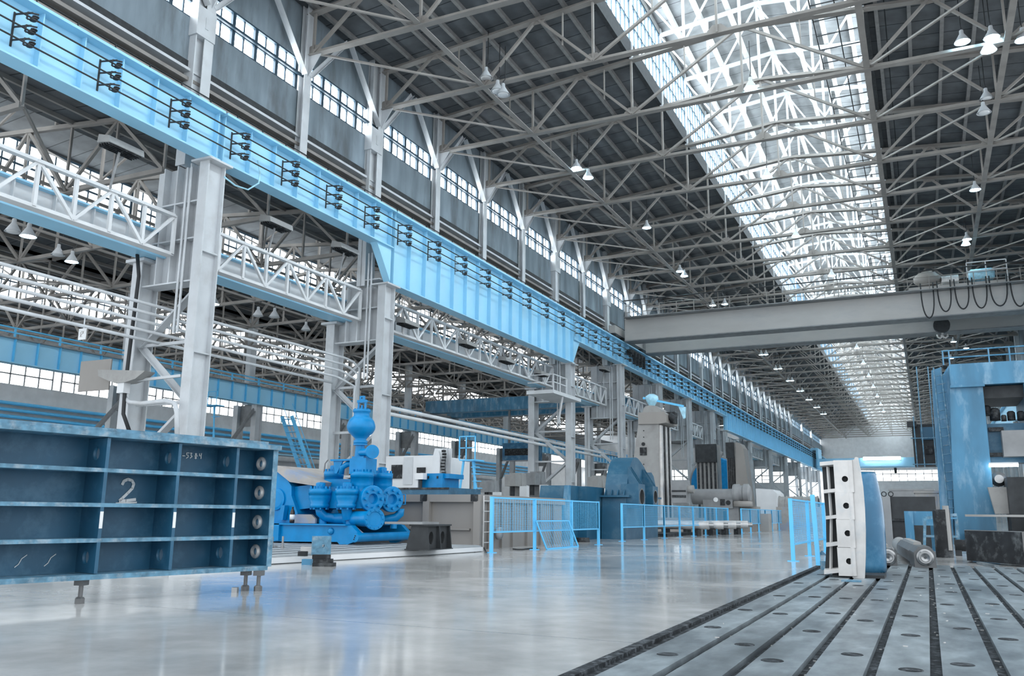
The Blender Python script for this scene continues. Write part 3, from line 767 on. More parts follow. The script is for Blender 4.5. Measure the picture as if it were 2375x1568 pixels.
slabb(-2.4, 1.63, -D-.04, .03, 1.175, 1.215).build('top_flange', 'edge', t)
slabb(-2.4, 1.50, -D-.02, .015, 1.215, 1.24).build('cover_strip', 'edge', t)
for z in ZS[1:4]: slabb(-2.4, 1.57, -D, 0.0, z-.014, z+.014).build('shelf', 'edge', t)
for u in UR:
    for r in range(4):
        z0, z1 = ZS[r]+.014, ZS[r+1]-.014
        b = MB()
        if r in (0, 3): b.holed(0, D, z0, z1, D*.48, (z0+z1)/2, .045, .05, pp_(u-.013, -D, 0), PN, PZ, PU*.026)
        else: b = slabb(u-.013, u+.013, -D, 0, z0, z1)
        b.build('rib', 'edge' if False else 'teal', t)
        if r == 1 and u > 0: slabb(u-.012, u+.012, 0.0, .003, z0+.07, z0+.19).build('paint_wear', 'chalk', t)
b = MB()
for r in range(4):
    z0, z1 = ZS[r], ZS[r+1]; b.holed(0, D, z0, z1, D*.42, (z0+z1)/2, .035, .04, pp_(1.57, -D, 0), PN, PZ, PU*.04)
b.build('end_plate', 'teal', t)
slabb(1.565, 1.615, 0, .006, ZS[0], ZS[4]).build('end_edge', 'edge', t)
for r in range(4):
    z = (ZS[r]+ZS[r+1])/2; b = MB(); n_ = 24; o = pp_(1.57, -D*.58, z)
    b.lathe([(.030, 0), (.06, 0), (.06, .012), (.044, .025), (.034, .02), (.030, 0)], o, -PU, 24); b.build('bush', 'weld', t)
# chalk writing on the back plate of the cells
def stroke(pts, u, z, s, wd, name='chalk_mark', n=-D+.002):
    b = MB()
    for a, c in zip(pts, pts[1:]):
        A_ = pp_(u+a[0]*s, n+.003, z+a[1]*s); C_ = pp_(u+c[0]*s, n+.003, z+c[1]*s); d = (C_-A_)
        if d.length < 1e-6: continue
        b.bar(A_-d*.06, C_+d*.06, wd, .004, up=PN)
    return b
two = [(0.05, .75), (.12, .92), (.3, 1.0), (.5, .95), (.6, .8), (.55, .6), (.35, .38), (.12, .15), (0, .03), (.3, .04), (.75, .1)]
stroke(two, .36, .715, .17, .022).build('chalk_mark', 'chalk', t)
stroke([(0, 0), (.9, .06)], .34, .70, .17, .012).build('chalk_mark', 'chalk', t)
uu = .86
for pts in ([(0, .4), (.5, .42)], [(1.3, 1), (.8, .95), (.8, .6), (1.15, .55), (1.2, .25), (.8, 0)], [(1.5, .95), (1.9, 1), (1.7, .6), (2.0, .4), (1.6, .05)],
            [(2.6, .9), (2.9, .1)], [(2.9, .9), (2.6, .1)], [(2.5, .5), (3.1, .55)], [(2.75, 1), (2.75, 0)], [(3.5, 1), (3.5, .6), (3.9, .6)], [(3.9, 1.05), (3.85, .1)]):
    stroke(pts, uu, 1.075, .045, .007).build('chalk_mark', 'chalk', t)
for i in range(3):
    stroke([(0, 0), (.3, .25), (.5, .7), (.9, 1)], -.55+.2*i, .255, .08, .005).build('chalk_mark', 'chalk', t)
def jack(px, py, lab):
    q = on(px, py, Z=0); t = thing('levelling_screw', lab, 'levelling screw', q, group='levelling screws of the panel')
    z = .165
    MB().lathe([(.034, 0), (.034, .035), (.026, .045)], q, n=6, smooth=False).build('foot_nut', 'forged', t)
    MB().tube(q+Vector((0, 0, .03)), q+Vector((0, 0, z-.03)), .016, 14).build('screw', 'forged', t)
    MB().cbox(q+Vector((0, 0, z-.02)), (.07, .07, .04), .3).build('head_block', 'forged', t)
jack(184, 1400, 'steel levelling screw under the panel, alone below its second rib')
jack(568, 1370, 'steel levelling screw under the panel end, beside the small cube')
jack(598, 1371, 'steel levelling screw at the very corner of the panel end')
q = on(545, 1374, Z=0)
tag(MB().cbox(q+Vector((0, 0, .02)), (.045, .045, .04), .4).build('steel_cube', 'machined'), 'small bright steel cube on the floor beside two levelling screws', 'steel cube')
# ---- old plate floor under the pump
t = thing('floor_plate', 'low weathered plate with a rough front edge under the blue pump', 'floor plate', (-7.4, 8, 0))
b = MB(); b.prism([(-20, 7.2), (-7.6, 7.2), (-7.45, 9.5), (-7.15, 12.0), (-7.05, 13.6), (-7.3, 13.9), (-20, 14.1)], (0, 0, 0), (1, 0, 0), (0, 1, 0), (0, 0, .1)); b.build('plate', 'slab', t)
b = MB()
for i in range(14): x = -7.8-.45*i; b.box(x-.02, x+.02, 7.2, 13.6, .1, .104)
b.build('groove', 'slot', t)
b = MB(); pr = [(-7.58, 7.2), (-7.43, 9.5), (-7.13, 12.0), (-7.03, 13.6)]
for a, c_ in zip(pr, pr[1:]): b.bar((a[0], a[1], .045), (c_[0], c_[1], .045), .03, .07)
b.build('rough_edge', 'white', t)
# ---- blue mud pump
NY, FY = 12.55, 14.25
t = thing('mud_pump', 'bright blue mud pump with a round dome, flanged valves and a skid', 'pump', (-9.6, 13.4, .1))
def pxpoly(pts, Y): return [(lambda q: (q.x, q.z))(on(a, b_, Y=Y)) for a, b_ in pts]
side = pxpoly([(520, 1213), (815, 1219), (832, 1238), (834, 1252), (800, 1265), (788, 1264), (782, 1257), (520, 1255)], NY)
for Y in (NY, FY-.12): MB().prism(side, (0, Y, 0), (1, 0, 0), (0, 0, 1), (0, .12, 0)).build('skid_beam', 'pump', t)
q = on(640, 1215, Y=NY); x0 = q.x
MB().box(-13.2, on(806, 1219, Y=NY).x, NY-.06, FY+.05, on(700, 1216, Y=NY).z-.012, on(700, 1216, Y=NY).z+.012).build('deck', 'pump', t)
for v in (645, 560): 
    q = on(v, 1235, Y=NY); MB().box(q.x-.06, q.x+.06, NY-.06, NY, .14, .44).build('skid_stiffener', 'pump', t)
tz = on(824, 1247, Y=12.45)
MB().tube((tz.x, 12.43, tz.z), (tz.x, 14.4, tz.z), .078, 20).build('towing_tube', 'pump', t)
b = MB()
for d in (-.03, .0, .03): b.tube((tz.x+d*.4, 12.425, tz.z+d), (tz.x+d*.4, 12.44, tz.z+d), .011, 8)
b.build('drain_hole', 'black', t)
for Y in (12.62, 14.15):
    MB().prism([(tz.x-.28, .40), (tz.x-.20, .42), (tz.x+.02, tz.z+.05), (tz.x-.05, tz.z+.05)], (0, Y, 0), (1, 0, 0), (0, 0, 1), (0, .10, 0)).build('corner_plate', 'dust', t)
b = MB(); q = on(768, 1232, Y=NY); b.slathe([(.06, 0), (.055, .03), (.02, .05)], (q.x, NY, q.z), (0, -1, 0), 16); b.build('lifting_lug', 'pump', t)
def bolts(b, c, ax, rad, n, r=.02, l=.05, ph=0.0):
    c = Vector(c); ax = Vector(ax).normalized(); up = Vector((0, 0, 1)) if abs(ax.z) < .9 else Vector((1, 0, 0)); a = ax.cross(up).normalized(); e = ax.cross(a)
    for k in range(n):
        th = 2*math.pi*k/n+ph; p = c + a*(rad*math.cos(th)) + e*(rad*math.sin(th)); b.tube(p, p+ax*l, r, 8)
def pot(px, pyt, pyb, Y, r=.20):
    a = on(px, pyb, Y=Y); zt_ = on(px, pyt, Y=Y).z; h_ = zt_-a.z; o = Vector((a.x, Y, a.z))
    b = MB(); b.slathe([(r*.86, 0), (r*.88, .06), (r*.80, .075), (r*.98, .16), (r, .2), (r, h_-.10), (r*1.03, h_-.10), (r*1.03, h_)], o, n=26)
    p_ = b.build('valve_pot', 'pump', t)
    c = MB(); bolts(c, o+Vector((0, 0, h_)), (0, 0, 1), r*.86, 10, .02, .045); bolts(c, o+Vector((0, 0, .0)), (0, 0, -1), r*.76, 8, .018, .03); c.build('bolt', 'pump', p_)
    c = MB(); c.lathe([(r*.44, 0), (r*.44, .10), (r*.3, .115)], o+Vector((0, 0, h_)), n=18)
    for d in (-.4, .7): c.tube(o+Vector((math.cos(d-1)*r*.36, math.sin(d-1)*r*.36, h_+.06)), o+Vector((math.cos(d-1)*r*.46, math.sin(d-1)*r*.46, h_+.06)), .026, 8)
    c.build('cap_nut', 'pump', p_)
    return o
oA = pot(741, 1134, 1178, 12.75); oB = pot(803, 1134, 1178, 12.75)
oC = pot(772, 1094, 1148, 13.35, .18); oD = pot(838, 1095, 1150, 13.05, .205); oE = pot(884, 1098, 1150, 13.75, .20)
# fluid cylinders with bolted cover discs
def cyl(px, py, Y, back):
    c = on(px, py, Y=Y); n = Vector((.90, -.43, 0)).normalized()
    MB().tube(c-n*back, c-n*.02, .175, 24).build('fluid_cylinder', 'pump', t)
    f = MB(); f.lathe([(.095, .055), (.225, .055), (.235, .045), (.235, -.03), (.20, -.04)], c, n, 30, cap=False); f.lathe([(.095, .055), (.075, -.03), (0, -.03)], c, n, 24, cap=False); fo = f.build('cover_flange', 'pump', t)
    for k in range(8):
        g = MB(); bolts(g, c+n*.05, n, .165, 1, .028, .06, k*math.pi/4); g.build('stud', 'pump', fo)
    sgn = Vector((0, 0, 1)).cross(n); hpt = c - sgn.normalized()*0 
    side_ = n.cross(Vector((0, 0, 1))).normalized()
    for s in (-1,):
        hp = c + side_*(.22*s); 
        MB().path([hp+Vector((0, 0, .09)), hp+side_*(.07*s)+Vector((0, 0, .09))+n*.03, hp+side_*(.07*s)+Vector((0, 0, -.09))+n*.03, hp+Vector((0, 0, -.09))], .013, 8).build('grip_handle', 'pump', fo)
    return c
c1 = cyl(862, 1157, 13.0, .75); c2 = cyl(907, 1158, 13.55, .9)
MB().box(c1.x-1.0, c1.x-.1, 12.85, 13.95, .72, 1.02).build('pump_block', 'pump', t)
# suction manifold
m0 = on(745, 1197, Y=12.95); m1 = on(868, 1204, Y=12.75); zc = m1.z
b = MB(); b.tube((m0.x+.12, 12.95, zc), (m0.x+.75, 12.95, zc), .095, 20); b.tube((m0.x+.6, 12.95, zc), m1, .135, 24)
b.build('suction_manifold', 'pump', t)
n = Vector((.86, -.5, 0)).normalized()
f = MB(); f.lathe([(.0, .02), (.12, .02), (.13, .035), (.185, .035), (.185, -.03), (.15, -.035)], m1, n, 30); fo = f.build('end_flange', 'pump', t)
g = MB(); bolts(g, m1+n*.03, n, .158, 12, .014, .02); g.build('bolt', 'pump', fo)
for o in (oA, oB):
    b = MB()
    if o is oA: b.path([o+Vector((0, 0, .02)), o+Vector((.01, .02, -.08)), o+Vector((.07, .08, -.16)), o+Vector((.2, .18, o.z*0+zc-o.z)), o+Vector((.34, .2, zc-o.z))], .085, 14)
    else: b.tube(o+Vector((0, 0, .02)), o+Vector((0, .06, zc-o.z)), .095, 16)
    b.tube((o.x+.02, o.y+.1, zc), (o.x+.02, o.y+.1, .43), .075, 14)
    b.build('suction_elbow', 'pump', t)
e0 = on(928, 1180, Y=13.75)
MB().path([e0, e0+Vector((0, 0, -.09)), e0+Vector((-.06, -.05, -.16)), e0+Vector((-.2, -.15, -.20)), e0+Vector((-.5, -.25, -.22))], .08, 14).build('suction_elbow', 'pump', t)
MB().tube(e0+Vector((-.1, -.05, -.2)), e0+Vector((-.1, -.05, -.36)), .065, 14).build('manifold_leg', 'pump', t)
# pulsation dome
DY = 13.1; d0 = on(836, 1028, Y=DY); o = Vector((d0.x, DY, 0))
def dz(py): return on(838, py, Y=DY).z
prof = [(.125, dz(1030)), (.13, dz(1022)), (.10, dz(1021)), (.11, dz(1017)), (.16, dz(1011)), (.22, dz(1004)), (.255, dz(996)), (.262, dz(991)), (.258, dz(986)), (.235, dz(977)), (.20, dz(971)), (.15, dz(966)), (.145, dz(958)), (.165, dz(956)), (.165, dz(951)), (.12, dz(950))]
dm = MB(); dm.slathe(prof, o, n=36); do = dm.build('pulsation_dome', 'pump', t)
g = MB(); bolts(g, o+Vector((0, 0, dz(951))), (0, 0, 1), .135, 12, .014, .02); g.build('bolt', 'pump', do)
g = MB()
for s in (-1, 1): g.bar(o+Vector((s*.075, 0, dz(951))), o+Vector((s*.075, 0, dz(931))), .03)
g.bar(o+Vector((-.1, 0, dz(931))), o+Vector((.1, 0, dz(931))), .05); g.holed(-.05, .05, 0, .1, 0, .055, .02, .02, o+Vector((0, -.02, dz(931))), (1, 0, 0), (0, 0, 1), (0, .04, 0)); g.tube(o+Vector((0, 0, dz(951))), o+Vector((0, 0, dz(940))), .02)
g.build('lifting_frame', 'pump', do)
b = MB(); b.tube(o+Vector((-.02, 0, dz(1066))), o+Vector((0, 0, dz(1028))), .085, 20); b.lathe([(.13, dz(1033)), (.13, dz(1030))], o, n=24); b.build('riser_pipe', 'pump', t)
s0 = on(863, 1048, Y=12.95); n = Vector((.80, -.6, 0)).normalized()
b = MB(); b.tube(o+Vector((0, 0, s0.z)), s0, .07, 18); b.lathe([(0, .03), (.12, .03), (.125, .025), (.125, -.02), (.07, -.03)], s0, n, 28); b.build('side_outlet', 'pump', t)
b = MB(); q = on(842, 1082, Y=13.1); b.cbox((q.x, 13.1, q.z), (.36, .34, .28)); b.cbox((q.x-.02, 13.1, q.z+.15), (.26, .3, .05)); b.build('discharge_block', 'pump', t)
q = on(800, 1068, Y=13.1)
b = MB(); b.box(q.x-.22, q.x+.22, 12.95, 13.2, q.z-.015, q.z+.015); b.prism([(-.17, 0), (0.05, 0), (-.08, -.24), (-.13, -.24)], (q.x, 12.98, q.z), (1, 0, 0), (0, 0, 1), (0, .03, 0)); b.build('bracket', 'pump', t)
MB().path([(q.x+.26, 13.08, q.z-.06), (q.x+.1, 13.05, q.z-.07), (q.x+.0, 13.03, q.z-.13), (q.x-.02, 13.03, q.z-.25)], .055, 12).build('crossover_pipe', 'pump', t)
q = on(775, 1118, Y=13.2); MB().cbox((q.x+.1, 13.4, q.z-.1), (.75, .5, .3)).build('valve_chamber', 'pump', t)
q = on(757, 1090, Y=13.6)
b = MB(); b.path([(q.x-.05, 13.6, q.z-.05), (q.x-.04, 13.6, q.z+.12), (q.x+.03, 13.6, q.z+.2), (q.x+.1, 13.6, q.z+.12), (q.x+.1, 13.6, q.z-.05)], .014, 8); b.build('lifting_loop', 'grey', t)
# power end with dusty cover
pe = pxpoly([(480, 1082), (648, 1082), (676, 1128), (676, 1150), (690, 1190), (690, 1213), (480, 1213)], 12.85)
MB().prism(pe, (0, 12.85, 0), (1, 0, 0), (0, 0, 1), (0, 1.25, 0)).build('power_end', 'pump', t)
cv = pxpoly([(480, 1076), (645, 1080), (742, 1118), (738, 1128), (672, 1118), (640, 1092), (480, 1090)], 12.8)
MB().prism(cv, (0, 12.8, 0), (1, 0, 0), (0, 0, 1), (0, 1.35, 0)).build('cover', 'dust', t)
gd = pxpoly([(676, 1130), (722, 1124), (722, 1178), (676, 1184)], 12.95)
MB().prism(gd, (0, 12.95, 0), (1, 0, 0), (0, 0, 1), (0, 1.0, 0)).build('crosshead_guide', 'pump', t)
q = on(726, 1150, Y=12.95); MB().lathe([(.26, 0), (.26, .06)], (q.x, 13.2, q.z), (1, 0, 0), 28).build('guide_flange', 'dust', t)
q = on(641, 1158, Y=12.84); g = MB(); g.lathe([(.20, .0), (.20, .04), (.15, .05), (0, .05)], (q.x, 12.86, q.z), (0, -1, 0), 28); g.build('bearing_cover', 'pump', t)
gp = pxpoly([(655, 1172), (663, 1172), (658, 1206), (645, 1206)], 12.75); MB().prism(gp, (0, 12.72, 0), (1, 0, 0), (0, 0, 1), (0, .1, 0)).build('brace_rib', 'pump', t)
q0 = on(682, 1213, Y=12.8); q1 = on(737, 1213, Y=12.8); zz = on(700, 1193, Y=12.8).z; w_ = q1.x-q0.x
MB().prism([(0, 0), (w_, 0), (w_, .08), (w_*.82, zz-q0.z), (w_*.2, zz-q0.z), (0, .08)], (q0.x, 12.72, q0.z), (1, 0, 0), (0, 0, 1), (0, .05, 0)).build('splash_guard', 'dust', t)
# bottle on the skid
q = on(677, 1213, Y=12.58); s_ = .3/.30
t = thing('cola_bottle', 'dark plastic drink bottle with a pale label standing on the pump skid', 'bottle', q)
o = Vector(q)
MB().slathe([(.035, 0), (.045, .01), (.045, .055), (.043, .06)], o, n=16).build('base', 'plastic', t)
MB().slathe([(.0455, .06), (.0455, .15)], o, n=16).build('label', 'white', t)
MB().slathe([(.043, .15), (.044, .165), (.034, .215), (.016, .25), (.015, .265)], o, n=16).build('shoulder', 'plastic', t)
MB().slathe([(.018, .262), (.018, .285)], o, n=12).build('cap', 'plastic', t)
# bolts and small iron pieces near the plate edge
for (px, py, py2), lab in (((655, 1272, 1244), 'steel bolt standing upright on the plate, right one of two'), ((631, 1270, 1245), 'steel bolt standing upright right beside the panel edge')):
    q = on(px, py, Z=.1); hh = on(px, py2, X=q.x).z-.1
    t = thing('steel_bolt', lab, 'bolt', q, group='bolts standing on the plate')
    MB().lathe([(.03, 0), (.03, .03)], q, n=6, smooth=False).build('head', 'machined', t); MB().tube(q+Vector((0, 0, .03)), q+Vector((0, 0, hh)), .016, 12).build('shank', 'machined', t)
q = on(640, 1269, Z=.1); tag(MB().lathe([(.026, 0), (.026, .025)], q, n=6, smooth=False).build('hex_nut', 'machined'), 'hex nut lying on the plate between two upright bolts', 'nut')
q = on(745, 1288, Z=.1)
t = thing('steel_block', 'worn grey steel block with a hole standing at the plate edge', 'steel block', q)
b = MB(); b.holed(-.12, .12, 0, .24, 0.02, .12, .018, .018, q, (.75, .66, 0), (0, 0, 1), (-.09, .10, 0)); b.build('body', 'edge', t)
q = on(712, 1285, Z=.1); tag(MB().cbox(q+Vector((0, 0, .06)), (.16, .1, .07), .5).build('round_bar', 'weld'), 'short pale bar lying left of the worn steel block', 'bar')
q = on(702, 1290, Z=.1); tag(MB().cbox(q+Vector((0, 0, .03)), (.10, .08, .06), .2).build('iron_wedge', 'black'), 'dark iron wedge under the short pale bar', 'wedge')
q = on(713, 1310, Z=0); tag(MB().cbox(q+Vector((0, 0, .035)), (.12, .10, .07), .35).build('blue_block', 'gantry'), 'blue painted block on the floor at the plate corner', 'block')
q = on(752, 1313, Z=0)
t = thing('iron_support', 'dark iron support with a wedge top on the floor before the steel block', 'support', q)
b = MB(); b.cbox(q+Vector((0, 0, .02)), (.26, .2, .04), .5); b.cbox(q+Vector((-.02, 0, .06)), (.22, .16, .05), .45); b.build('base', 'black', t)
MB().cbox(q+Vector((-.05, 0, .11)), (.22, .13, .05), .7).build('wedge', 'black', t)
# ---- trapezoid pedestal
q = on(995, 1277, Z=.1); q2 = on(1048, 1273, Z=.1); u = (q2-q); u.z = 0; L = u.length; u = u.normalized(); n = Vector((-u.y, u.x, 0))
t = thing('machine_stand', 'dark cast stand with two windows on the plate before the grey casing', 'stand', q)
Hh = on(990, 1221, X=q.x).z-.1; wb = .40
for a in (0, .52, 1.0):
    MB().prism([(0, 0), (wb, 0), (wb*.78, Hh), (wb*.10, Hh)], q+u*(L*a-.02*a), n, (0, 0, 1), u*.025).build('side_wall', 'dark', t)
for a, e in ((.03, .52), (.55, 1.0)):
    b = MB(); b.holed(L*a, L*e, 0, Hh, L*(a+e)/2, Hh*.5, L*.10, Hh*.27, q+n*(wb*.2), u, (0, 0, 1), n*.02); b.build('web', 'dark', t)
MB().prism([(-.02, .02), (L+.02, .02), (L+.02, wb*.85), (-.02, wb*.85)], q+Vector((0, 0, Hh)), u, n, (0, 0, .025)).build('top_plate', 'dark', t)
MB().prism([(-.02, -.01), (L+.02, -.01), (L+.02, wb+.01), (-.02, wb+.01)], q, u, n, (0, 0, .015)).build('foot', 'dark', t)
tag(MB().prism([(-.05, .1), (L*.6, .08), (L*.6, .26), (-.05, .75)], q+Vector((0, 0, Hh+.026)), u, n, (0, 0, .035)).build('flat_bar', 'grey'), 'flat steel bar lying on top of the dark stand', 'flat bar')
# ---- warm grey casing with ladder
BX, BY = -7.53, 14.45
t = thing('grey_casing', 'warm grey welded casing with a corner ladder behind the pump', 'casing', (BX, BY, 0))
MB().box(-13.5, BX-.05, BY+.12, 18.6, 0, .86).build('body', 'casing', t)
MB().box(-13.5, BX, BY+.02, 18.7, .86, 1.0).build('top_rim', 'casing', t)
MB().box(-13.5, BX-.25, BY+.06, 18.6, .34, .37).build('ledge', 'casing', t)
for px in (985, 1103):
    x = on(px, 1200, Y=BY).x; b = MB(); b.box(x-.05, x+.09, BY, BY+.14, 0, .88); b.build('corner_post', 'casing', t)
    b = MB(); b.box(x-.11, x+.03, BY-.005, BY+.02, .87, 1.0); b.build('tube_end', 'black', t)
for y in (14.85, 15.4, 15.9, 16.6, 17.3, 18.0): MB().box(BX-.05, BX+.0, y, y+.06, 0, .86).build('stiffener', 'casing', t)
b = MB()
for y in (BY+.08, BY+.32): b.bar((BX+.04, y, .0), (BX+.04, y, .98), .018)
for k in range(5): b.tube((BX+.05, BY+.08, .12+k*.19), (BX+.05, BY+.32, .12+k*.19), .011, 8)
b.build('ladder', 'weld', t)
MB().slathe([(0, -.03), (.12, -.03), (.12, .03), (0, .03)], (BX+.06, 15.15, .28), (1, 0, 0), 20).build('sheave', 'grey', t)
q = on(1170, 1272, Z=0)
tag(MB().path([on(1128, 1281, Z=.015), on(1118, 1262, Z=.03), on(1113, 1276, Z=.015), on(1100, 1279, Z=.015)], .012, 6).build('bent_rod', 'black'), 'bent dark rod lying at the foot of the casing ladder', 'rod')
tag(MB().path([on(1190+i*7, 1273+1.5*math.sin(i*.7), Z=.012) for i in range(9)], .012, 6).build('cable', 'rubber'), 'black cable on the floor under the first mesh fence', 'cable')
# ---- fences
def mesh_panel(t, a, b_, z0, z1, fr=.025, pitch=.028):
    a = Vector(a); b_ = Vector(b_); u = (b_-a); L = u.length; u = u.normalized(); m_ = MB()
    for z in (z0, z1): m_.bar(a+Vector((0, 0, z)), b_+Vector((0, 0, z)), fr)
    for e in (a+u*fr/2, b_-u*fr/2): m_.bar(e+Vector((0, 0, z0)), e+Vector((0, 0, z1)), fr)
    p = m_.build('panel_frame', 'fence', t)
    w_ = MB(); z = z0+pitch
    while z < z1: w_.bar(a+Vector((0, 0, z)), b_+Vector((0, 0, z)), .004, .005); z += pitch
    s = .08
    while s < L: w_.bar(a+u*s+Vector((0, 0, z0)), a+u*s+Vector((0, 0, z1)), .004); s += .10
    w_.build('wire_mesh', 'fence', p)
def fence_run(posts, label, z0=.34, z1=.92, ps=.05):
    t = thing('mesh_fence', label, 'fence', posts[0], group='blue mesh safety fences')
    for p in posts:
        p = Vector(p); MB().bar(p, p+Vector((0, 0, z1+.015)), ps).build('post', 'fence', t)
        MB().cbox(p+Vector((0, 0, .005)), (.16, .10, .01)).build('foot_plate', 'fence', t)
    for a, b_ in zip(posts, posts[1:]): mesh_panel(t, a, b_, z0, z1)
    return t
def fx(px, X): q = on(px, 1240, X=X); return Vector((X, q.y, 0))
fence_run([fx(1140, -6.72), fx(1240, -6.66), fx(1326, -6.62), fx(1388, -6.6)], 'blue mesh fence before the grey casing, with a loose panel leaning on it')
fence_run([fx(v, -6.95+.03*i) for i, v in enumerate((1443, 1494, 1541, 1577, 1609, 1637, 1663, 1690))], 'blue mesh fence before the teal gear case and bright rolls')
fence_run([fx(v, -6.5+.02*i) for i, v in enumerate((1721, 1742, 1761, 1777, 1792, 1808, 1822, 1836))], 'blue mesh fence beyond the gap, farther along the aisle')
fence_run([Vector((-1.85, 13.6, 0)), Vector((-1.84, 15.5, 0)), Vector((-1.8, 17.6, 0)), Vector((-1.72, 20.2, 0)), Vector((-1.65, 23, 0))], 'tall pale blue mesh fence left of the standing grey casting', .24, .9, .055)
a = on(1268, 1275, Z=0); b_ = on(1341, 1269, Z=0)
t = thing('loose_mesh_panel', 'loose blue mesh panel leaning against the first fence', 'mesh panel', a)
u = (b_-a).normalized(); L = (b_-a).length; v = Vector((-.12, -.22, .52)); 
m_ = MB()
for e in (Vector((0, 0, .012)), v): m_.bar(a+e, b_+e, .025)
for e in (a, b_): m_.bar(e+Vector((0, 0, .012)), e+v, .025)
p = m_.build('panel_frame', 'fence', t); w_ = MB()
for k in range(1, 19): w_.bar(a+v*(k/19), b_+v*(k/19), .004)
for k in range(1, 14): w_.bar(a+u*(L*k/14), a+u*(L*k/14)+v, .004)
w_.build('wire_mesh', 'fence', p)
q = on(1899, 1317, Z=0); q2 = on(1884, 1148, Y=q.y+.1)
tag(MB().bar(q, q2, .055).build('fence_post', 'fence'), 'loose blue fence post leaning beside the standing grey casting', 'post')
q = on(1907, 1287, Z=0); tag(MB().lathe([(.07, 0), (0.005, .07)], q, n=4, smooth=False).build('small_cone', 'gear'), 'small dark wedge on the floor behind the leaning post', 'wedge')
# ================================================================== machines in the middle distance
# ---- teal gear case
GX = -7.38
def yz(pts, X): return [(lambda q: (q.y, q.z))(on(a, b_, X=X)) for a, b_ in pts]
t = thing('gear_case', 'dark teal arched gear case with two bores behind the fence', 'gear case', (GX-.4, 23, 0))
arch = yz([(1453, 1152), (1454, 1125), (1457, 1100), (1461, 1082), (1465, 1070), (1470, 1062), (1475, 1061), (1480, 1064), (1487, 1073), (1494, 1084), (1499, 1095), (1499, 1152)], GX)
MB().prism(arch, (GX-.62, 0, 0), (0, 1, 0), (0, 0, 1), (.62, 0, 0)).build('large_arch', 'gear', t)
arch2 = yz([(1497, 1152), (1498, 1112), (1502, 1100), (1506, 1096), (1511, 1096), (1516, 1105), (1520, 1125), (1521, 1152)], GX+.05)
MB().prism(arch2, (GX-.35, 0, 0), (0, 1, 0), (0, 0, 1), (.40, 0, 0)).build('small_arch', 'gear', t)
lo = yz([(1452, 1255), (1453, 1152), (1525, 1152), (1526, 1249)], GX)
MB().prism(lo, (GX-.7, 0, 0), (0, 1, 0), (0, 0, 1), (.7, 0, 0)).build('lower_case', 'gear', t)
ya, yb = lo[1][0], lo[2][0]; zf = on(1453, 1151, X=GX).z
MB().box(GX-.85, GX+.12, ya-.15, yb, zf-.025, zf+.025).build('split_flange', 'gear', t)
for k in range(4):
    x = GX-.6+k*.18; MB().prism([(0, 0), (-.13, 0), (0, .16)], (x, ya, zf+.025), (0, 1, 0), (0, 0, 1), (.025, 0, 0)).build('flange_rib', 'gear', t)
for px, x1, r, pw in ((1489, GX+.34, .21, 13), (1520.5, GX+.34, .18, 10)):
    c = on(px, 1153, X=x1); hy = r*1.45
    b = MB(); b.holed(-hy, hy, -hy, hy*1.15, 0, 0, r, r, (x1-.5, c.y, c.z), (0, 1, 0), (0, 0, 1), (.5, 0, 0), 30); b.build('bearing_housing', 'gear', t)
    MB().lathe([(r, -.4), (r*.97, -.4), (r*.97, .004), (r*1.12, .004), (r*1.12, -.01)], (x1, c.y, c.z), (1, 0, 0), 30, cap=False).build('bore_liner', 'machined', t)
    for d in (-.5, 0, .5):
        MB().prism([(0, 0), (.32, 0), (0, .5)], (GX, c.y+d*hy-.02, c.z+hy*1.15), (1, 0, 0), (0, 0, 1), (0, .03, 0)).build('gusset_rib', 'gear', t)
q = on(1451, 1061, X=GX-.3); MB().cbox((GX-.3, q.y+.35, 2.16), (.12, .03, .05)).build('lifting_eye', 'dark', t)
b = MB(); q = on(1378, 1250, X=-7.9); b.box(-8.9, -8.1, q.y, q.y+1.4, 0.0, 1.38); b.build('motor_mount', 'gear', t)
# ---- teal slotted block behind the casing
t = thing('slotted_block', 'dark teal block with sloped side behind the grey casing', 'block', (-9.6, 21, 0))
q0 = on(1250, 1130, Y=21); q1 = on(1322, 1130, Y=21); zt_ = on(1285, 1126, Y=21).z
MB().prism([(q0.x, 0), (q1.x, 0), (q1.x, zt_), (q0.x+.05, zt_), (q0.x, zt_-.35)], (0, 21, 0), (1, 0, 0), (0, 0, 1), (0, 1.2, 0)).build('body', 'gear', t)
MB().prism([(q1.x-.25, 0), (q1.x+.02, 0), (q1.x+.02, zt_), (q1.x-.12, zt_)], (0, 20.9, 0), (1, 0, 0), (0, 0, 1), (0, .1, 0)).build('side_plate', 'gantry', t)
# ---- big grey boring mill
Y = 36.0
def xz(pts, Y): return [(lambda q: (q.x, q.z))(on(a, b_, Y=Y)) for a, b_ in pts]
t = thing('boring_mill', 'tall tapered grey boring mill column with a square cap behind the gear case', 'machine tool', (-10.6, 36, 0))
body = xz([(1455, 1215), (1458, 1150), (1480, 985), (1527, 983), (1530, 1215)], Y)
MB().prism(body, (0, Y, 0), (1, 0, 0), (0, 0, 1), (0, 1.7, 0)).build('column', 'castgrey', t)
cap = xz([(1480, 984), (1480, 957), (1540, 955), (1545, 960), (1545, 980), (1527, 983)], Y-.1)
MB().prism(cap, (0, Y-.1, 0), (1, 0, 0), (0, 0, 1), (0, 1.8, 0)).build('cap', 'casing', t)
cp2 = xz([(1490, 957), (1493, 946), (1505, 940), (1520, 941), (1532, 950), (1534, 957)], Y+.2)
MB().prism(cp2, (0, Y+.2, 0), (1, 0, 0), (0, 0, 1), (0, 1.3, 0)).build('cap_dome', 'castgrey', t)
xr = body[2][0]; x9 = body[3][0]
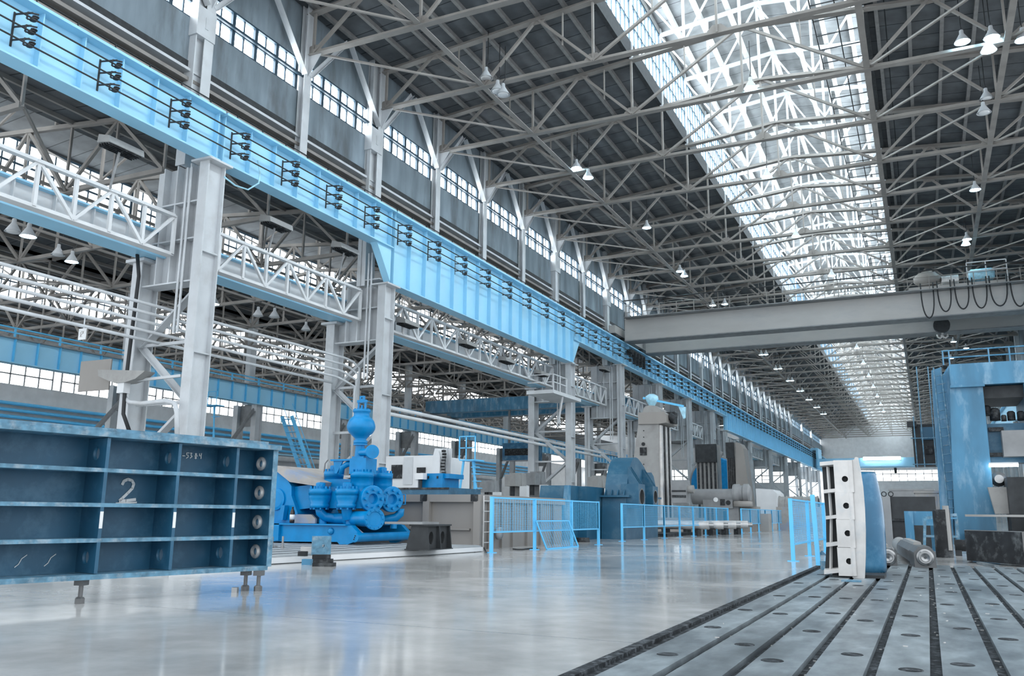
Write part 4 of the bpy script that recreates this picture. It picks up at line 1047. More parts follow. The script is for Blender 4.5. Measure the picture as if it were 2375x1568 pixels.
for k, (ya, yb, mm) in enumerate(((.1, .35, 'weld'), (.45, .65, 'black'), (.75, 1.05, 'weld'), (1.15, 1.35, 'black'), (1.4, 1.65, 'weld'))):
    MB().box(x9-.05, x9+.10, Y+ya, Y+yb, .55, body[3][1]-.05).build('guideway', mm, t)
b = MB(); q = on(1492, 1047, Y=Y-.02); b.cbox((q.x, Y-.01, q.z), (.30, .06, .34)); b.build('hatch', 'black', t)
q = on(1492, 1030, Y=Y-.02); MB().tube((q.x, Y-.05, q.z), (q.x, Y+.02, q.z), .075, 16).build('port', 'black', t)
b = MB()
for py in (999, 1014, 1077): q = on(1493, py, Y=Y); b.tube((q.x, Y-.02, q.z), (q.x, Y+.02, q.z), .025, 8)
b.build('tapped_hole', 'black', t)
MB().box(-12.0, -9.0, 35.5, 39, 0, .55).build('bed', 'casing', t)
q = on(1556, 970, Y=Y+.8); MB().cbox((q.x, Y+.8, q.z), (.45, .5, .5)).build('drive_head', 'black', t)
MB().tube((q.x+.05, Y+.4, q.z+.05), (q.x+.3, Y+.4, q.z-.1), .16, 14).build('motor', 'dark', t)
q = on(1575, 1140, Y=Y); 
b = MB(); b.cbox((q.x, Y+.3, q.z), (.62, .7, .95)); b.build('spindle_head', 'grey', t)
b = MB(); b.cbox((q.x, Y-.06, q.z+.02), (.6, .05, .06)); b.cbox((q.x, Y-.06, q.z-.2), (.6, .05, .1)); b.build('head_groove', 'black', t)
MB().tube((q.x+.3, Y+.3, q.z+.1), (q.x+.55, Y+.3, q.z+.1), .17, 16).build('spindle_nose', 'castgrey', t)
# blue wrapped arm on top
q = on(1512, 930, Y=Y+.6)
t = thing('wrapped_arm', 'pale blue sheet-wrapped swing arm on top of the boring mill', 'swing arm', q)
b = MB(); b.slathe([(.05, -.38), (.12, -.25), (.2, -.1), (.30, .08), (.28, .2), (.12, .3)], q, n=12); b.build('wrapped_hub', 'sheet', t)
q2 = on(1583, 945, Y=Y+.6); MB().bar(q+Vector((-.4, 0, .15)), q2+Vector((.05, 0, .05)), .07, .09).build('arm', 'fence', t)
MB().prism([(-.18, .05), (.12, .02), (.1, -.45), (.02, -.5)], q2, (1, 0, 0), (0, 0, 1), (0, .12, 0)).build('wrapped_end', 'sheet', t)
# ---- horizontal grey cylinder machine with flanged head
Y = 38.0
c0 = on(1607, 1152, Y=Y); c1 = on(1702, 1152, Y=Y)
t = thing('cylinder_machine', 'long horizontal grey cylinder with a flanged head right of the boring mill', 'cylinder', (c0.x, Y, 0))
MB().tube((c0.x, Y, c0.z), (c1.x, Y, c0.z), .33, 28).build('barrel', 'grey', t)
MB().box(c0.x+.5, c1.x, Y-.3, Y+.3, c0.z-.5, c0.z-.1).build('saddle', 'grey', t)
b = MB(); b.lathe([(.40, 0), (.42, .1), (.42, .25), (.36, .3), (.36, .4), (.42, .45), (.42, .65), (.30, .72)], (c1.x, Y, c0.z+.12), (1, 0, 0), 26); b.build('flanged_head', 'grey', t)
q = on(1722, 1169, Y=Y-.3); MB().slathe([(.36, -.12), (.40, -.1), (.40, .1), (.36, .12)], (q.x, Y-.2, q.z), n=26).build('turntable', 'casing', t)
q = on(1676, 1165, Y=Y-.31); MB().cbox((q.x, Y-.31, q.z), (.2, .04, .26)).build('square_port', 'black', t)
q = on(1689, 1166, Y=Y-.31); MB().tube((q.x, Y-.33, q.z), (q.x, Y-.28, q.z), .1, 16).build('round_port', 'black', t)
q = on(1660, 1159, Y=Y-.33); MB().tube((q.x, Y-.345, q.z), (q.x, Y-.3, q.z), .1, 14).build('paint_patch', 'chalk', t)
x0 = on(1689, 1200, Y=Y).x; x1 = on(1716, 1200, Y=Y).x
MB().box(x0, x1, Y-.2, Y+.8, 0, c0.z-.4).build('pedestal', 'grey', t)
x2 = on(1733, 1200, Y=Y).x
MB().box(x1+.1, x2+.4, Y, Y+1, 0, 1.05).build('side_cabinet', 'casing', t)
MB().box(x2+.4, x2+.85, Y+.2, Y+1, 0, .75).build('side_cabinet', 'castgrey', t)
# bright rolls lying behind the fence
for i, (px, py, ln) in enumerate(((1535, 1214, 1.5), (1585, 1211, 1.3), (1630, 1213, 1.1), (1660, 1217, 1.1))):
    q = on(px, py, Y=28.5+i*1.2)
    t = thing('steel_roll', 'bright machined roll lying behind the fence, %s of four from the gear case' % ORD[i], 'roll', (q.x, q.y, 0), group='bright rolls behind the fence')
    r = .14; MB().tube((q.x-.2, q.y, .34), (q.x+ln, q.y+.3, .34), r, 20).build('barrel', 'weld', t)
    MB().tube((q.x-.35, q.y-.02, .34), (q.x+ln+.15, q.y+.33, .34), r*.6, 16).build('journal', 'machined', t)
    b = MB()
    for s in (.1, ln-.35): b.cbox((q.x+s, q.y+.1, .1), (.16, .5, .2))
    b.build('cradle', 'black', t)
t = thing('timber_sill', 'dark low sill on the floor under the bright rolls', 'sill', (-8, 29, 0))
MB().box(-9.5, -7.3, 26.5, 30, 0, .09).build('sill', 'black', t)
q = on(1350, 1257, Z=0); t = thing('steel_coil', 'small dark coil on the floor behind the first fence', 'coil', q)
b = MB(); b.lathe([(.10, 0), (.19, .0), (.19, .045), (.10, .045), (.10, 0)], q, n=22); b.lathe([(.10, .045), (.18, .045), (.18, .1), (.10, .1), (.10, .045)], q, n=22); b.build('ring', 'black', t)
# ---- two mill columns with a blue faceplate
Y = 62.0
t = thing('grooved_column', 'pale grooved mill column with dark head left of the blue faceplate', 'machine tool', on(1633, 1215, Y=Y).xy.to_3d())
q0, q1 = on(1609, 1030, Y=Y), on(1657, 1030, Y=Y)
MB().box(q0.x, q1.x, Y+.6, Y+2, 0, q0.z).build('column', 'castgrey', t); MB().box(q0.x, q1.x, Y+.35, Y+.7, q0.z-1.3, q0.z).build('head', 'dark', t)
b = MB()
for k in range(5): x = q0.x+.15+(q1.x-q0.x-.3)*k/4; b.box(x-.06, x+.06, Y+.5, Y+.62, 0, q0.z-1.2)
b.build('groove', 'black', t)
t = thing('grooved_column', 'beige tapered mill column with a grooved side right of the blue faceplate', 'machine tool', on(1712, 1215, Y=Y).xy.to_3d())
pts = xz([(1708, 1215), (1706, 1026), (1716, 1028), (1724, 1040), (1748, 1215)], Y-1); MB().prism(pts, (0, Y-1, 0), (1, 0, 0), (0, 0, 1), (0, 1.6, 0)).build('column', 'casing', t)
q0, q1 = on(1688, 1028, Y=Y), on(1706, 1028, Y=Y); MB().box(q0.x, q1.x+.1, Y-.6, Y+.5, 0, q0.z).build('guide', 'castgrey', t); MB().box(q0.x-.02, q1.x, Y-.7, Y+.5, q0.z-1.1, q0.z).build('head', 'dark', t)
b = MB()
for k in range(4): x = q0.x+.1+(q1.x-q0.x)*k/4; b.box(x-.05, x+.05, Y-.66, Y-.58, 0, q0.z-1)
b.build('groove', 'black', t)
q = on(1664, 1122, Y=66)
t = thing('faceplate', 'large round blue faceplate between the two grooved columns', 'faceplate', (q.x, 66, 0))
MB().lathe([(0, .3), (1.85, .3), (1.95, .2), (1.95, -.3), (1.5, -.5)], (q.x, 66, q.z), (.3, -.95, 0), 40).build('disc', 'pump', t)
MB().lathe([(1.96, .1), (2.06, .1), (2.06, -.2), (1.96, -.2), (1.96, .1)], (q.x, 66, q.z), (.3, -.95, 0), 40).build('rim', 'castgrey', t)
MB().box(q.x-.5, q.x+.5, 66.2, 68, 0, q.z).build('headstock', 'gear', t)
# white hood, ribbed drum, row of crates along the aisle
Y = 46.0
q0, q1 = on(1756, 1200, Y=Y), on(1804, 1200, Y=Y); zt_ = on(1770, 1133, Y=Y).z
t = thing('white_hood', 'plain white machine hood beyond the cylinder machine', 'machine hood', (q0.x, Y, 0)); MB().prism([(q0.x, 0), (q1.x, 0), (q1.x, zt_-.25), (q1.x-.2, zt_-.05), (q0.x, zt_)], (0, Y, 0), (1, 0, 0), (0, 0, 1), (0, 2.5, 0)).build('hood', 'white', t)
Y = 44.0
q0, q1 = on(1806, 1155, Y=Y), on(1895, 1158, Y=Y)
t = thing('ribbed_drum', 'grey ribbed half drum with an open arched end behind the right fence', 'drum', (q0.x, Y, 0))
R_ = .5; cz = on(1850, 1176, Y=Y).z
dp = [(R_*math.cos(math.pi*k/12), R_*1.0*math.sin(math.pi*k/12)) for k in range(13)]
MB().prism(dp, (q0.x, Y+.3, cz), (0, 1, 0), (0, 0, 1), (q1.x-q0.x, .0, 0)).build('shell', 'castgrey', t)
for k in range(6):
    x = q0.x+(q1.x-q0.x)*k/5; MB().prism([(a*1.07, b_*1.07) for a, b_ in dp], (x-.03, Y+.3, cz), (0, 1, 0), (0, 0, 1), (.06, 0, 0)).build('rib', 'castgrey', t)
MB().prism([(a*.85, b_*.85) for a, b_ in dp], (q1.x+.03, Y+.3, cz), (0, 1, 0), (0, 0, 1), (.02, 0, 0)).build('open_end', 'black', t)
MB().box(q0.x-.1, q1.x+.1, Y-.3, Y+.9, 0, cz).build('crate', 'dust', t)
for i, (px, Yc, h_, mm) in enumerate(((1752, 50, .9, 'casing'), (1790, 52, .7, 'gear'), (1815, 54, .6, 'grey'), (1830, 57, .75, 'casing'))):
    q = on(px, 1220, Y=Yc); t = thing('parts_crate', 'low %s crate behind the far fence, %s along the aisle' % (('warm grey', 'teal', 'grey', 'pale')[i], ORD[i]), 'crate', (q.x, Yc, 0), group='crates behind the far fence')
    MB().box(q.x-.7, q.x+.6, Yc, Yc+1, 0.08, h_).build('body', mm, t); MB().box(q.x-.6, q.x-.4, Yc, Yc+1, 0, .08).build('runner', 'black', t); MB().box(q.x+.3, q.x+.5, Yc, Yc+1, 0, .08).build('runner', 'black', t)
# ---- white machining centre and blue saddle behind the casing
Y = 24.0
q0, q1 = on(925, 1144, Y=Y), on(1040, 1144, Y=Y); zt_ = on(980, 1131, Y=Y).z
t = thing('machine_bed', 'dark teal machine bed behind the grey casing carrying a blue saddle', 'machine bed', (q0.x, Y, 0)); MB().box(q0.x-.8, q1.x, Y, Y+2.2, 0, zt_).build('bed', 'teal', t); MB().box(q0.x-.8, q1.x+.02, Y-.03, Y, zt_-.06, zt_).build('slideway', 'black', t)
a, b_ = on(968, 1131, Y=Y+.5), on(1026, 1131, Y=Y+.5); z2 = on(1000, 1098, Y=Y+.5).z
t = thing('blue_saddle', 'bright blue box saddle on the teal machine bed', 'saddle', (a.x, Y+.5, zt_)); MB().box(a.x, b_.x, Y+.5, Y+1.6, zt_, z2).build('body', 'pump', t); MB().box(b_.x, b_.x+.18, Y+.6, Y+1.6, z2-.16, z2-.01).build('lug', 'pump', t)
b = MB()
for px in (994, 1015): q = on(px, 1107, Y=Y+.5); b.cbox((q.x, Y+.49, q.z), (.05, .03, .08))
b.build('slot', 'black', t)
q = on(976, 1118, Y=Y+.3); t = thing('chip_spindle', 'small white milling spindle in front of the blue saddle', 'spindle', (q.x, Y+.3, zt_)); MB().cbox((q.x, Y+.3, q.z+.18), (.3, .25, .2)).build('head', 'white', t); MB().tube((q.x, Y+.3, q.z+.1), (q.x, Y+.3, zt_), .05, 10).build('cutter', 'dark', t); MB().box(q.x-.22, q.x-.08, Y+.25, Y+.5, zt_, q.z+.28).build('stem', 'white', t)
Y = 29.0
q0, q1 = on(925, 1060, Y=Y), on(1005, 1060, Y=Y)
t = thing('white_machine', 'white enclosed machining centre with a dark window behind the pump', 'machine tool', (q0.x, Y, 0))
MB().box(q0.x-.6, q1.x, Y, Y+3, 0, on(960, 1057, Y=Y).z).build('enclosure', 'white', t)
a, b_ = on(907, 1110, Y=Y-.05), on(932, 1078, Y=Y-.05); MB().box(a.x, b_.x, Y-.06, Y, a.z, b_.z).build('window', 'black', t)
a, b_ = on(934, 1124, Y=Y-.05), on(957, 1060, Y=Y-.05); MB().box(a.x, b_.x, Y-.04, Y, a.z, b_.z).build('door', 'steel', t)
a, b_ = on(966, 1097, Y=Y-.05), on(986, 1084, Y=Y-.05); MB().box(a.x, b_.x, Y-.05, Y, a.z, b_.z).build('slot_window', 'black', t)
a = on(1008, 1098, Y=27); z2 = on(1010, 1040, Y=27).z
t = thing('tool_arm', 'pale tool changer arm with a dark chain rising behind the blue saddle', 'tool changer', (a.x, 27, 0)); MB().prism([(a.x-.12, 0), (a.x+.2, 0), (a.x+.2, z2-.3), (a.x+.1, z2), (a.x-.02, z2), (a.x-.12, z2-.4)], (0, 27, 0), (1, 0, 0), (0, 0, 1), (0, .35, 0)).build('arm', 'white', t)
b = MB()
for k in range(12): b.cbox((a.x+.3+.03*math.sin(k), 27.1, z2-.1-k*.11), (.14, .1, .08), .3)
b.build('tool_chain', 'black', t)
a, b_ = on(1027, 1130, Y=27.5), on(1047, 1040, Y=27.5); t = thing('mesh_screen', 'tall white mesh screen right of the tool changer', 'screen', (a.x, 27.5, 0)); MB().box(a.x, b_.x, 27.5, 27.55, .3, b_.z).build('sheet', 'white', t); b = MB()
for x in (a.x, (a.x+b_.x)/2, b_.x): b.bar((x, 27.46, 0), (x, 27.46, b_.z), .05)
b.bar((a.x, 27.46, (b_.z+.6)/2), (b_.x, 27.46, (b_.z+.6)/2), .05); b.build('frame', 'steel', t)
# blue access stair towers and stairs
def tower(px, pyb, pyt, Y, lab, wd=.8):
    q = on(px, pyb, Y=Y); zt_ = on(px, pyt, Y=Y).z
    t = thing('access_ladder', lab, 'ladder', (q.x, Y, 0)); b = MB()
    b.bar((q.x-wd/2, Y, 0), (q.x-wd*.15, Y, zt_), .07); b.bar((q.x+wd*.55, Y+.2, 0), (q.x+wd*.15, Y+.2, zt_), .07); b.bar((q.x+wd*.1, Y+.6, 0), (q.x-wd*.0, Y+.6, zt_), .07); b.build('frame', 'fence', t)
    for k in range(1, 10): z = zt_*k/10; MB().box(q.x+wd*.45-wd*.04*k, q.x+wd*.75-wd*.04*k, Y+.15, Y+.35, z-.03, z).build('tread', 'fence', t)
    b = MB(); b.box(q.x-wd*.3, q.x+wd*.4, Y-.1, Y+.7, zt_-.05, zt_); b.build('landing', 'fence', t)
    b = MB()
    for z in (zt_+.45, zt_+.9): b.bar((q.x-wd*.3, Y-.1, z), (q.x+wd*.4, Y-.1, z), .04)
    for x in (q.x-wd*.3, q.x, q.x+wd*.4): b.bar((x, Y-.1, zt_), (x, Y-.1, zt_+.9), .04)
    b.build('guard_rail', 'fence', t)
tower(1082, 1140, 1066, 30.0, 'light blue access ladder with small treads behind the casing', 1.0)
tower(478, 1010, 940, 44.0, 'blue caged ladder tower behind the nearest column', 2.0)
a, b_ = on(665, 965, X=-46), on(728, 1110, X=-44)
b_ = a.lerp(b_, (a.z-1.5)/(a.z-b_.z))
t = thing('steel_stair', 'steep light blue stair climbing to the side bay runway behind the pump', 'stair', (b_.x, b_.y, 0))
for s in (-.5, .5): MB().bar((b_.x+s, b_.y, b_.z-1.5), (a.x+s, a.y, a.z), .1, .3).build('stringer', 'fence', t)
for k in range(16):
    p = Vector((b_.x, b_.y, b_.z-1.5)).lerp(a, (k+.5)/16); MB().cbox(p, (1.0, .3, .06)).build('tread', 'fence', t)
for s in (-.5, .5): MB().bar((b_.x+s, b_.y, b_.z-.5), (a.x+s, a.y, a.z+1), .06).build('handrail', 'fence', t)
# trough-shaped bracket and drum on the nearest column
q = on(275, 868, Y=22.3)
t = thing('cable_trough', 'grey boat-shaped trough on brackets at the nearest column', 'trough', q)
pts = [(-1.15, .25), (1.35, .05), (1.25, -.02), (.9, -.22), (.4, -.32), (-.2, -.32), (-.7, -.15), (-1.1, .0)]
MB().prism(pts, q, (1, 0, 0), (0, 0, 1), (0, .5, 0)).build('trough', 'castgrey', t)
MB().cbox(q+Vector((.1, .2, -.5)), (.35, .3, .4)).build('junction_box', 'white', t)
MB().bar(q+Vector((.2, .25, -.25)), Vector((-24.5, 23.0, q.z-.1)), .1).build('arm', 'steel', t)
q2 = on(228, 875, Y=23); tag(MB().cbox(q2+Vector((.25, -.35, 0)), (1.7, .05, 1.2)).build('sheet_panel', 'casing'), 'crumpled grey sheet hanging left of the boat-shaped trough', 'sheet')
pts = [on(290, 895, Y=22.6), on(288, 920, Y=22.6), on(300, 933, Y=22.6), on(330, 936, Y=22.6), on(385, 930, Y=22.6), on(405, 935, Y=22.6), on(410, 955, Y=22.6), on(411, 1015, Y=22.6)]
tag(MB().path(pts, .09, 10).build('bent_pipe', 'steel'), 'thick bent light pipe looping in front of the nearest column', 'pipe')
pts = [on(318, 585, Y=22.5), on(322, 640, Y=22.5), on(312, 720, Y=22.5), on(302, 800, Y=22.5), on(290, 900, Y=22.5), on(286, 960, Y=22.5), on(300, 1000, Y=22.5)]
tag(MB().path(pts, .07, 8).build('power_cable', 'rubber'), 'black cable bundle hanging down the rear leg of the nearest column', 'cable')
pts = [on(598, 372, X=-23.7), on(603, 400, X=-23.7), on(600, 425, X=-23.7), on(575, 440, X=-23.7), on(545, 430, X=-23.7), on(520, 410, X=-23.7)]
tag(MB().path(pts, .035, 8).build('looped_cable', 'sheet'), 'thin cable looping below the crane beam by the nearest column', 'cable')
q = on(191, 775, Y=20); t = thing('hanging_sign', 'square white sign plate hanging among the pipes at the left', 'sign', q); MB().cbox(q, (.36, .03, .4), .0).build('plate', 'white', t)
b = MB(); b.path([q+Vector((.16*math.cos(k*.5)*.5, -.02, .16*math.sin(k*.5)*.6)) for k in range(11)], .006, 5); b.bar(q+Vector((-.08, -.02, -.1)), q+Vector((.08, -.02, .1)), .012); b.build('faded_mark', 'casing', t); MB().bar(q+Vector((0, .03, .2)), q+Vector((0, .03, .6)), .03).build('hanger', 'steel', t)
# landing with rail on the third column
q = on(1295, 912, X=-23.9)
t = thing('service_landing', 'small white railed landing beside the third column', 'landing', q)
MB().box(-25.3, -23.2, q.y-2.6, 60.9, q.z-.35, q.z-.1).build('deck', 'white', t); b = MB()
for z in (q.z+.45, q.z+1.0):
    b.bar((-23.2, q.y-2.6, z), (-23.2, q.y-.1, z), .06); b.bar((-25.2, q.y-2.6, z), (-23.2, q.y-2.6, z), .06)
for y in (q.y-2.6, q.y-1.35, q.y-.1): b.bar((-23.2, y, q.z-.1), (-23.2, y, q.z+1.0), .06)
b.build('guard_rail', 'white', t); MB().bar((-23.4, q.y-.4, q.z-.3), (-24.0, q.y+.2, q.z-2.2), .12).build('strut', 'white', t)
# louvred heaters under the beam
HT = [(280, 345, -27.5), (640, 522, -27), (800, 580, -27), (728, 1042-290, -26), (945, 752, -25), (1085, 800, -25), (1175, 838, -25), (1255, 868, -25), (1402, 858, -25)]
HL = ['over the white lattice girder left of the nearest column', 'right of the nearest column under the beam', 'just left of the pump column under the beam', None, 'right after the pump column', 'second after the pump column', 'third after the pump column', 'left of the service landing', 'right of the landing column']
for (px, py, X), l in zip(HT, HL):
    if not l: continue
    q = on(px, py, X=-25.1); t = thing('floodlight_hood', 'box-shaped louvred hood hanging ' + l, 'floodlight', q, group='louvred hoods under the crane beam')
    b = MB(); b.prism([(-.25, .3), (.3, .15), (.35, -.1), (-.3, .0)], q+Vector((0, -.75, 0)), (1, 0, 0), (0, 0, 1), (0, 1.5, 0)); b.build('hood', 'castgrey', t)
    b = MB()
    for k in range(5): b.box(q.x-.26+.12*k, q.x-.22+.12*k, q.y-.7, q.y+.7, q.z-.14+.0*k, q.z-.04)
    b.build('louvre', 'black', t); MB().bar(q+Vector((0, 0, .1)), Vector((-25.45, q.y, 11.85)), .06).build('hanger', 'grey', t)
# ================================================================== bed plate and things on the right
t = thing('slotted_bed_plate', 'long iron bed plate with slots set in the floor at the right', 'bed plate', (1, 8, 0))
SX = [-1.0, -.755, -.51, -.26, -.02, .225, .465, .70, .945, 1.19, 1.45]
MB().prism([(-1.32, 2.0), (1.45, 2.0), (1.45, 13.0), (-1.32, 13.0)], (0, 0, .002), (1, 0, 0), (0, 1, 0), (0, 0, .008)).build('slot_bed', 'slot', t)
ex = [-1.31]+SX
for i in range(len(SX)):
    a, b_ = (ex[i]+.023 if i else ex[i]+.09), ex[i+1]-.023
    ob = MB().box(a, b_, 2.0, 13.0, .01, .036).build('strip', 'plate', t)
    mid = (a+b_)/2; y = 2.6+(i % 2)*.62
    while y < 12.9:
        MB().slathe([(.05, 0), (.045, .003)], (mid+.03*math.sin(y*7+i), y, .0355), n=20).build('bolt_hole', 'slot', ob); y += 1.25+.25*math.sin(i*3+y)
MB().box(-1.36, -1.305, 2.0, 13.0, .0, .03).build('edge_strip', 'slot', t)
# swarf in the slots
b = MB(); rr = random.Random(3)
for i in range(260):
    x = rr.choice(SX)+rr.uniform(-.022, .022) if rr.random() < .8 else rr.uniform(-1.2, 1.6); y = rr.uniform(2.4, 12.5)
    z = .013 if any(abs(x-s) < .025 for s in SX) else .038; a_ = rr.uniform(0, 3.1); l = rr.uniform(.008, .025)
    b.bar((x-l/2*math.cos(a_), y-l/2*math.sin(a_), z), (x+l/2*math.cos(a_), y+l/2*math.sin(a_), z), .005, .005)
o = b.build('metal_swarf', 'weld'); tag(o, 'tiny bright metal shavings scattered along the bed plate slots', 'swarf', kind='stuff')
PZ_ = .036
# ---- standing ribbed casting
Y = 9.7
t = thing('standing_casting', 'pale ribbed steel casting with four holes standing on the bed plate', 'casting', (-.8, Y, PZ_))
fp = xz([(1962, 1338), (1950, 1335), (1948, 1320), (1943, 1250), (1939, 1180), (1937, 1120), (1936, 1068), (1972, 1068), (1974, 1125), (1977, 1190), (1980, 1250), (1979, 1338)], Y)
pa = on(1937, 1067, Y=Y); pb = on(1974, 1067, Y=Y)
# face plate in strips so that the four holes are real
hy = [1111, 1173, 1237, 1302]; hx = [1959.5, 1962.5, 1966, 1969.5]; ed = [1067, 1142, 1205, 1270, 1342]
for k in range(4):
    q0, q1, q2 = on(1936+3.0*k+1, ed[k+1], Y=Y), on(1973+2.2*k, ed[k], Y=Y), on(hx[k], hy[k], Y=Y)
    MB().holed(q0.x, q1.x, max(q0.z, PZ_+.02), q1.z, q2.x, q2.z, .031, .031, (0, Y, 0), (1, 0, 0), (0, 0, 1), (0, .05, 0), 24).build('face_plate', 'weld', t)
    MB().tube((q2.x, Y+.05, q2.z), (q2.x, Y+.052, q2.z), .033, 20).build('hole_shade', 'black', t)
    MB().tube((q1.x-.012, Y+.02, max(q0.z, .06)), (q1.x-.012, Y+.02, q1.z), .028, 12).build('face_bead', 'weld', t)
lip = xz([(1974, 1068), (1981, 1066), (1984, 1060), (1990, 1061), (1996, 1090), (2002, 1130), (2006, 1180), (2008, 1230), (2008, 1290), (2006, 1340), (2004, 1352), (1997, 1351), (1995, 1346), (1978, 1340), (1980, 1250), (1977, 1190)], Y+.06)
MB().prism(lip, (0, Y+.03, 0), (1, 0, 0), (0, 0, 1), (0, .06, 0)).build('curved_lip', 'weld', t)
for py, pl, th in ((1074, 1899, .02), (1138, 1908, .018), (1199, 1913, .018), (1262, 1914, .02), (1325, 1909, .022)):
    q0, q1 = on(pl, py+2, Y=Y+.12), on(1942, py-2, Y=Y)
    MB().hexa([(q0.x+.01, Y+.12, q0.z-th), (q1.x+.02, Y, q1.z-th), (q1.x+.05, Y+.5, q1.z-th), (q0.x-.02, Y+.5, q0.z-th), (q0.x+.01, Y+.12, q0.z+th), (q1.x+.02, Y, q1.z+th), (q1.x+.05, Y+.5, q1.z+th), (q0.x-.02, Y+.5, q0.z+th)]).build('rib', 'weld', t)
q0, q1 = on(1918, 1082, Y=Y+.2), on(1925, 1325, Y=Y+.2)
MB().prism([(q0.x-.008, q0.z), (q0.x+.006, q0.z), (on(1927, 1200, Y=Y+.2).x, on(1927, 1200, Y=Y+.2).z), (q1.x+.006, q1.z), (q1.x-.006, q1.z), (on(1926, 1200, Y=Y+.2).x-.006, on(1926, 1200, Y=Y+.2).z)], (0, Y+.2, 0), (1, 0, 0), (0, 0, 1), (0, .25, 0)).build('web', 'weld', t)
sh = xz([(1905, 1080), (1940, 1080), (1947, 1200), (1950, 1325), (1912, 1322), (1915, 1260), (1914, 1200), (1909, 1140)], Y+.35)
MB().prism(sh, (0, Y+.42, 0), (1, 0, 0), (0, 0, 1), (0, .03, 0)).build('back_shell', 'dark', t)
MB().box(-.95, -.45, Y+.1, Y+.55, PZ_, PZ_+.03).build('foot_plate', 'dark', t)
tag(MB().cbox(on(1975, 1349, Z=PZ_)+Vector((0, 0, .008)), (.18, .1, .016)).build('packing_strip', 'edge'), 'blue-grey packing strip under the standing casting', 'packing')
q = on(1909, 1322, Z=PZ_); tag(MB().cbox(q+Vector((0, .05, .05)), (.05, .1, .10), .3).build('clamp_block', 'edge'), 'blue-grey clamp block at the left foot of the casting', 'clamp')
# ---- blue shell behind it
Y = 11.0; q = on(2000, 1312, Y=Y); r_ = on(2051, 1200, Y=Y).x - q.x
t = thing('blue_shell', 'glossy blue rounded shell standing behind the pale casting', 'shell', (q.x, Y, PZ_))
zt_ = on(2020, 1096, Y=Y).z
pr = []
for k in range(15):
    s = k/14; pr.append((r_*(.90+.10*math.sin(math.pi*(s*.85+.12))**1 - .12*max(0, s-.7)/.3), PZ_+(zt_-PZ_)*s))
MB().slathe(pr, (q.x, Y, 0), n=40).build('shell', 'shell', t)
MB().lathe([(r_*.8, zt_), (r_*.8, zt_+.01), (r_*.6, zt_+.012)], (q.x, Y, 0), n=36).build('rim', 'weld', t)
# ---- forged shafts
def shaft(fx0, fx1, fyb, fyt, back, lab, r=.14):
    f0 = on(fx0, fyb, Z=PZ_); f1 = on(fx1, fyb, Y=f0.y); w_ = (f1.x-f0.x)/2; cx = (f0.x+f1.x)/2; zt_ = on(fx0, fyt, Y=f0.y).z; hh = (zt_-PZ_)/2
    bk = on(*back, Z=PZ_+hh); c0 = Vector((cx, f0.y, PZ_+hh)); d = (bk-c0); L = d.length; d = d.normalized(); sd = d.cross(Vector((0, 0, 1))).normalized()
    t = thing('forged_shaft', lab, 'shaft', (cx, f0.y+.5, PZ_))
    sec = [(-w_, -hh), (w_, -hh), (w_, hh*.45), (w_*.55, hh), (-w_*.55, hh), (-w_, hh*.45)]
    MB().prism(sec, c0, sd, (0, 0, 1), d*(L*.16)).build('square_head', 'forged', t)
    b = MB(); sec2 = [(-w_*.95, -hh*.8), (w_*.95, -hh*.8), (w_, hh*.35), (w_*.45, hh*.95), (-w_*.45, hh*.95), (-w_, hh*.35)]
    b.prism(sec2, c0+d*(L*.16), sd, (0, 0, 1), d*(L*.55)); b.build('shank', 'forged', t)
    MB().prism([(-w_*.42, 0), (w_*.42, 0), (w_*.36, .04), (-w_*.36, .04)], c0+d*(L*.2)+Vector((0, 0, hh*.92)), sd, (0, 0, 1), d*(L*.42)).build('key_flat', 'castgrey', t)
    MB().tube(c0+d*(L*.70), c0+d*L, hh*1.02, 26).build('round_end', 'castgrey', t)
    MB().lathe([(.02, .05), (.05, .06), (.055, .05), (.075, .05), (.08, .04), (.10, .03), (.105, 0)], c0-d*.0, -d, 28).build('boss', 'machined', t)
    MB().tube(c0-d*.056, c0-d*.03, .018, 14).build('centre_hole', 'black', t)
shaft(2122, 2173, 1316, 1268, (2086, 1262), 'large forged shaft with a square head lying on the bed plate')
shaft(2040, 2082, 1311, 1272, (2036, 1270), 'smaller forged shaft half hidden by the blue shell')
# ---- dark block, billet and timber
q0 = on(2240, 1300, Z=.0)
t = thing('steel_slab', 'heavy dark rectangular steel slab on the floor at the right edge', 'steel slab', (1.0, 15.5, 0))
p0, p1 = on(2243, 1300, Z=.03), on(2378, 1311, Z=.03); d = (p1-p0); zt_ = on(2240, 1236, X=p0.x).z
MB().prism([(0, 0), (1, 0), (1.03, .75), (-.02, .75)], p0, d, (.1, 1, 0), (0, 0, zt_)).build('body', 'black', t)
MB().prism([(0, 0), (1, 0), (1.0, .03), (0, .03)], p0+Vector((0, .0, zt_-.004)), d, (.1, 1, 0), (0, 0, .01)).build('worn_edge', 'grey', t)
tag(MB().bar(on(2270, 1306, Z=.02), on(2312, 1314, Z=.02), .06, .035).build('timber_batten', 'plate'), 'pale batten poking out under the dark steel slab', 'batten')
q = on(2192, 1293, Z=0); t = thing('round_billet', 'upright scorched round billet standing before the blue planer', 'billet', q); rb = .135
MB().tube(q, Vector((q.x, q.y, on(2192, 1182, Y=q.y).z)), rb, 28).build('billet', 'black', t); MB().tube(Vector((q.x+.07, q.y-.07, .12)), Vector((q.x+.07, q.y-.07, .85)), .05, 20).build('bright_bar', 'castgrey', t)
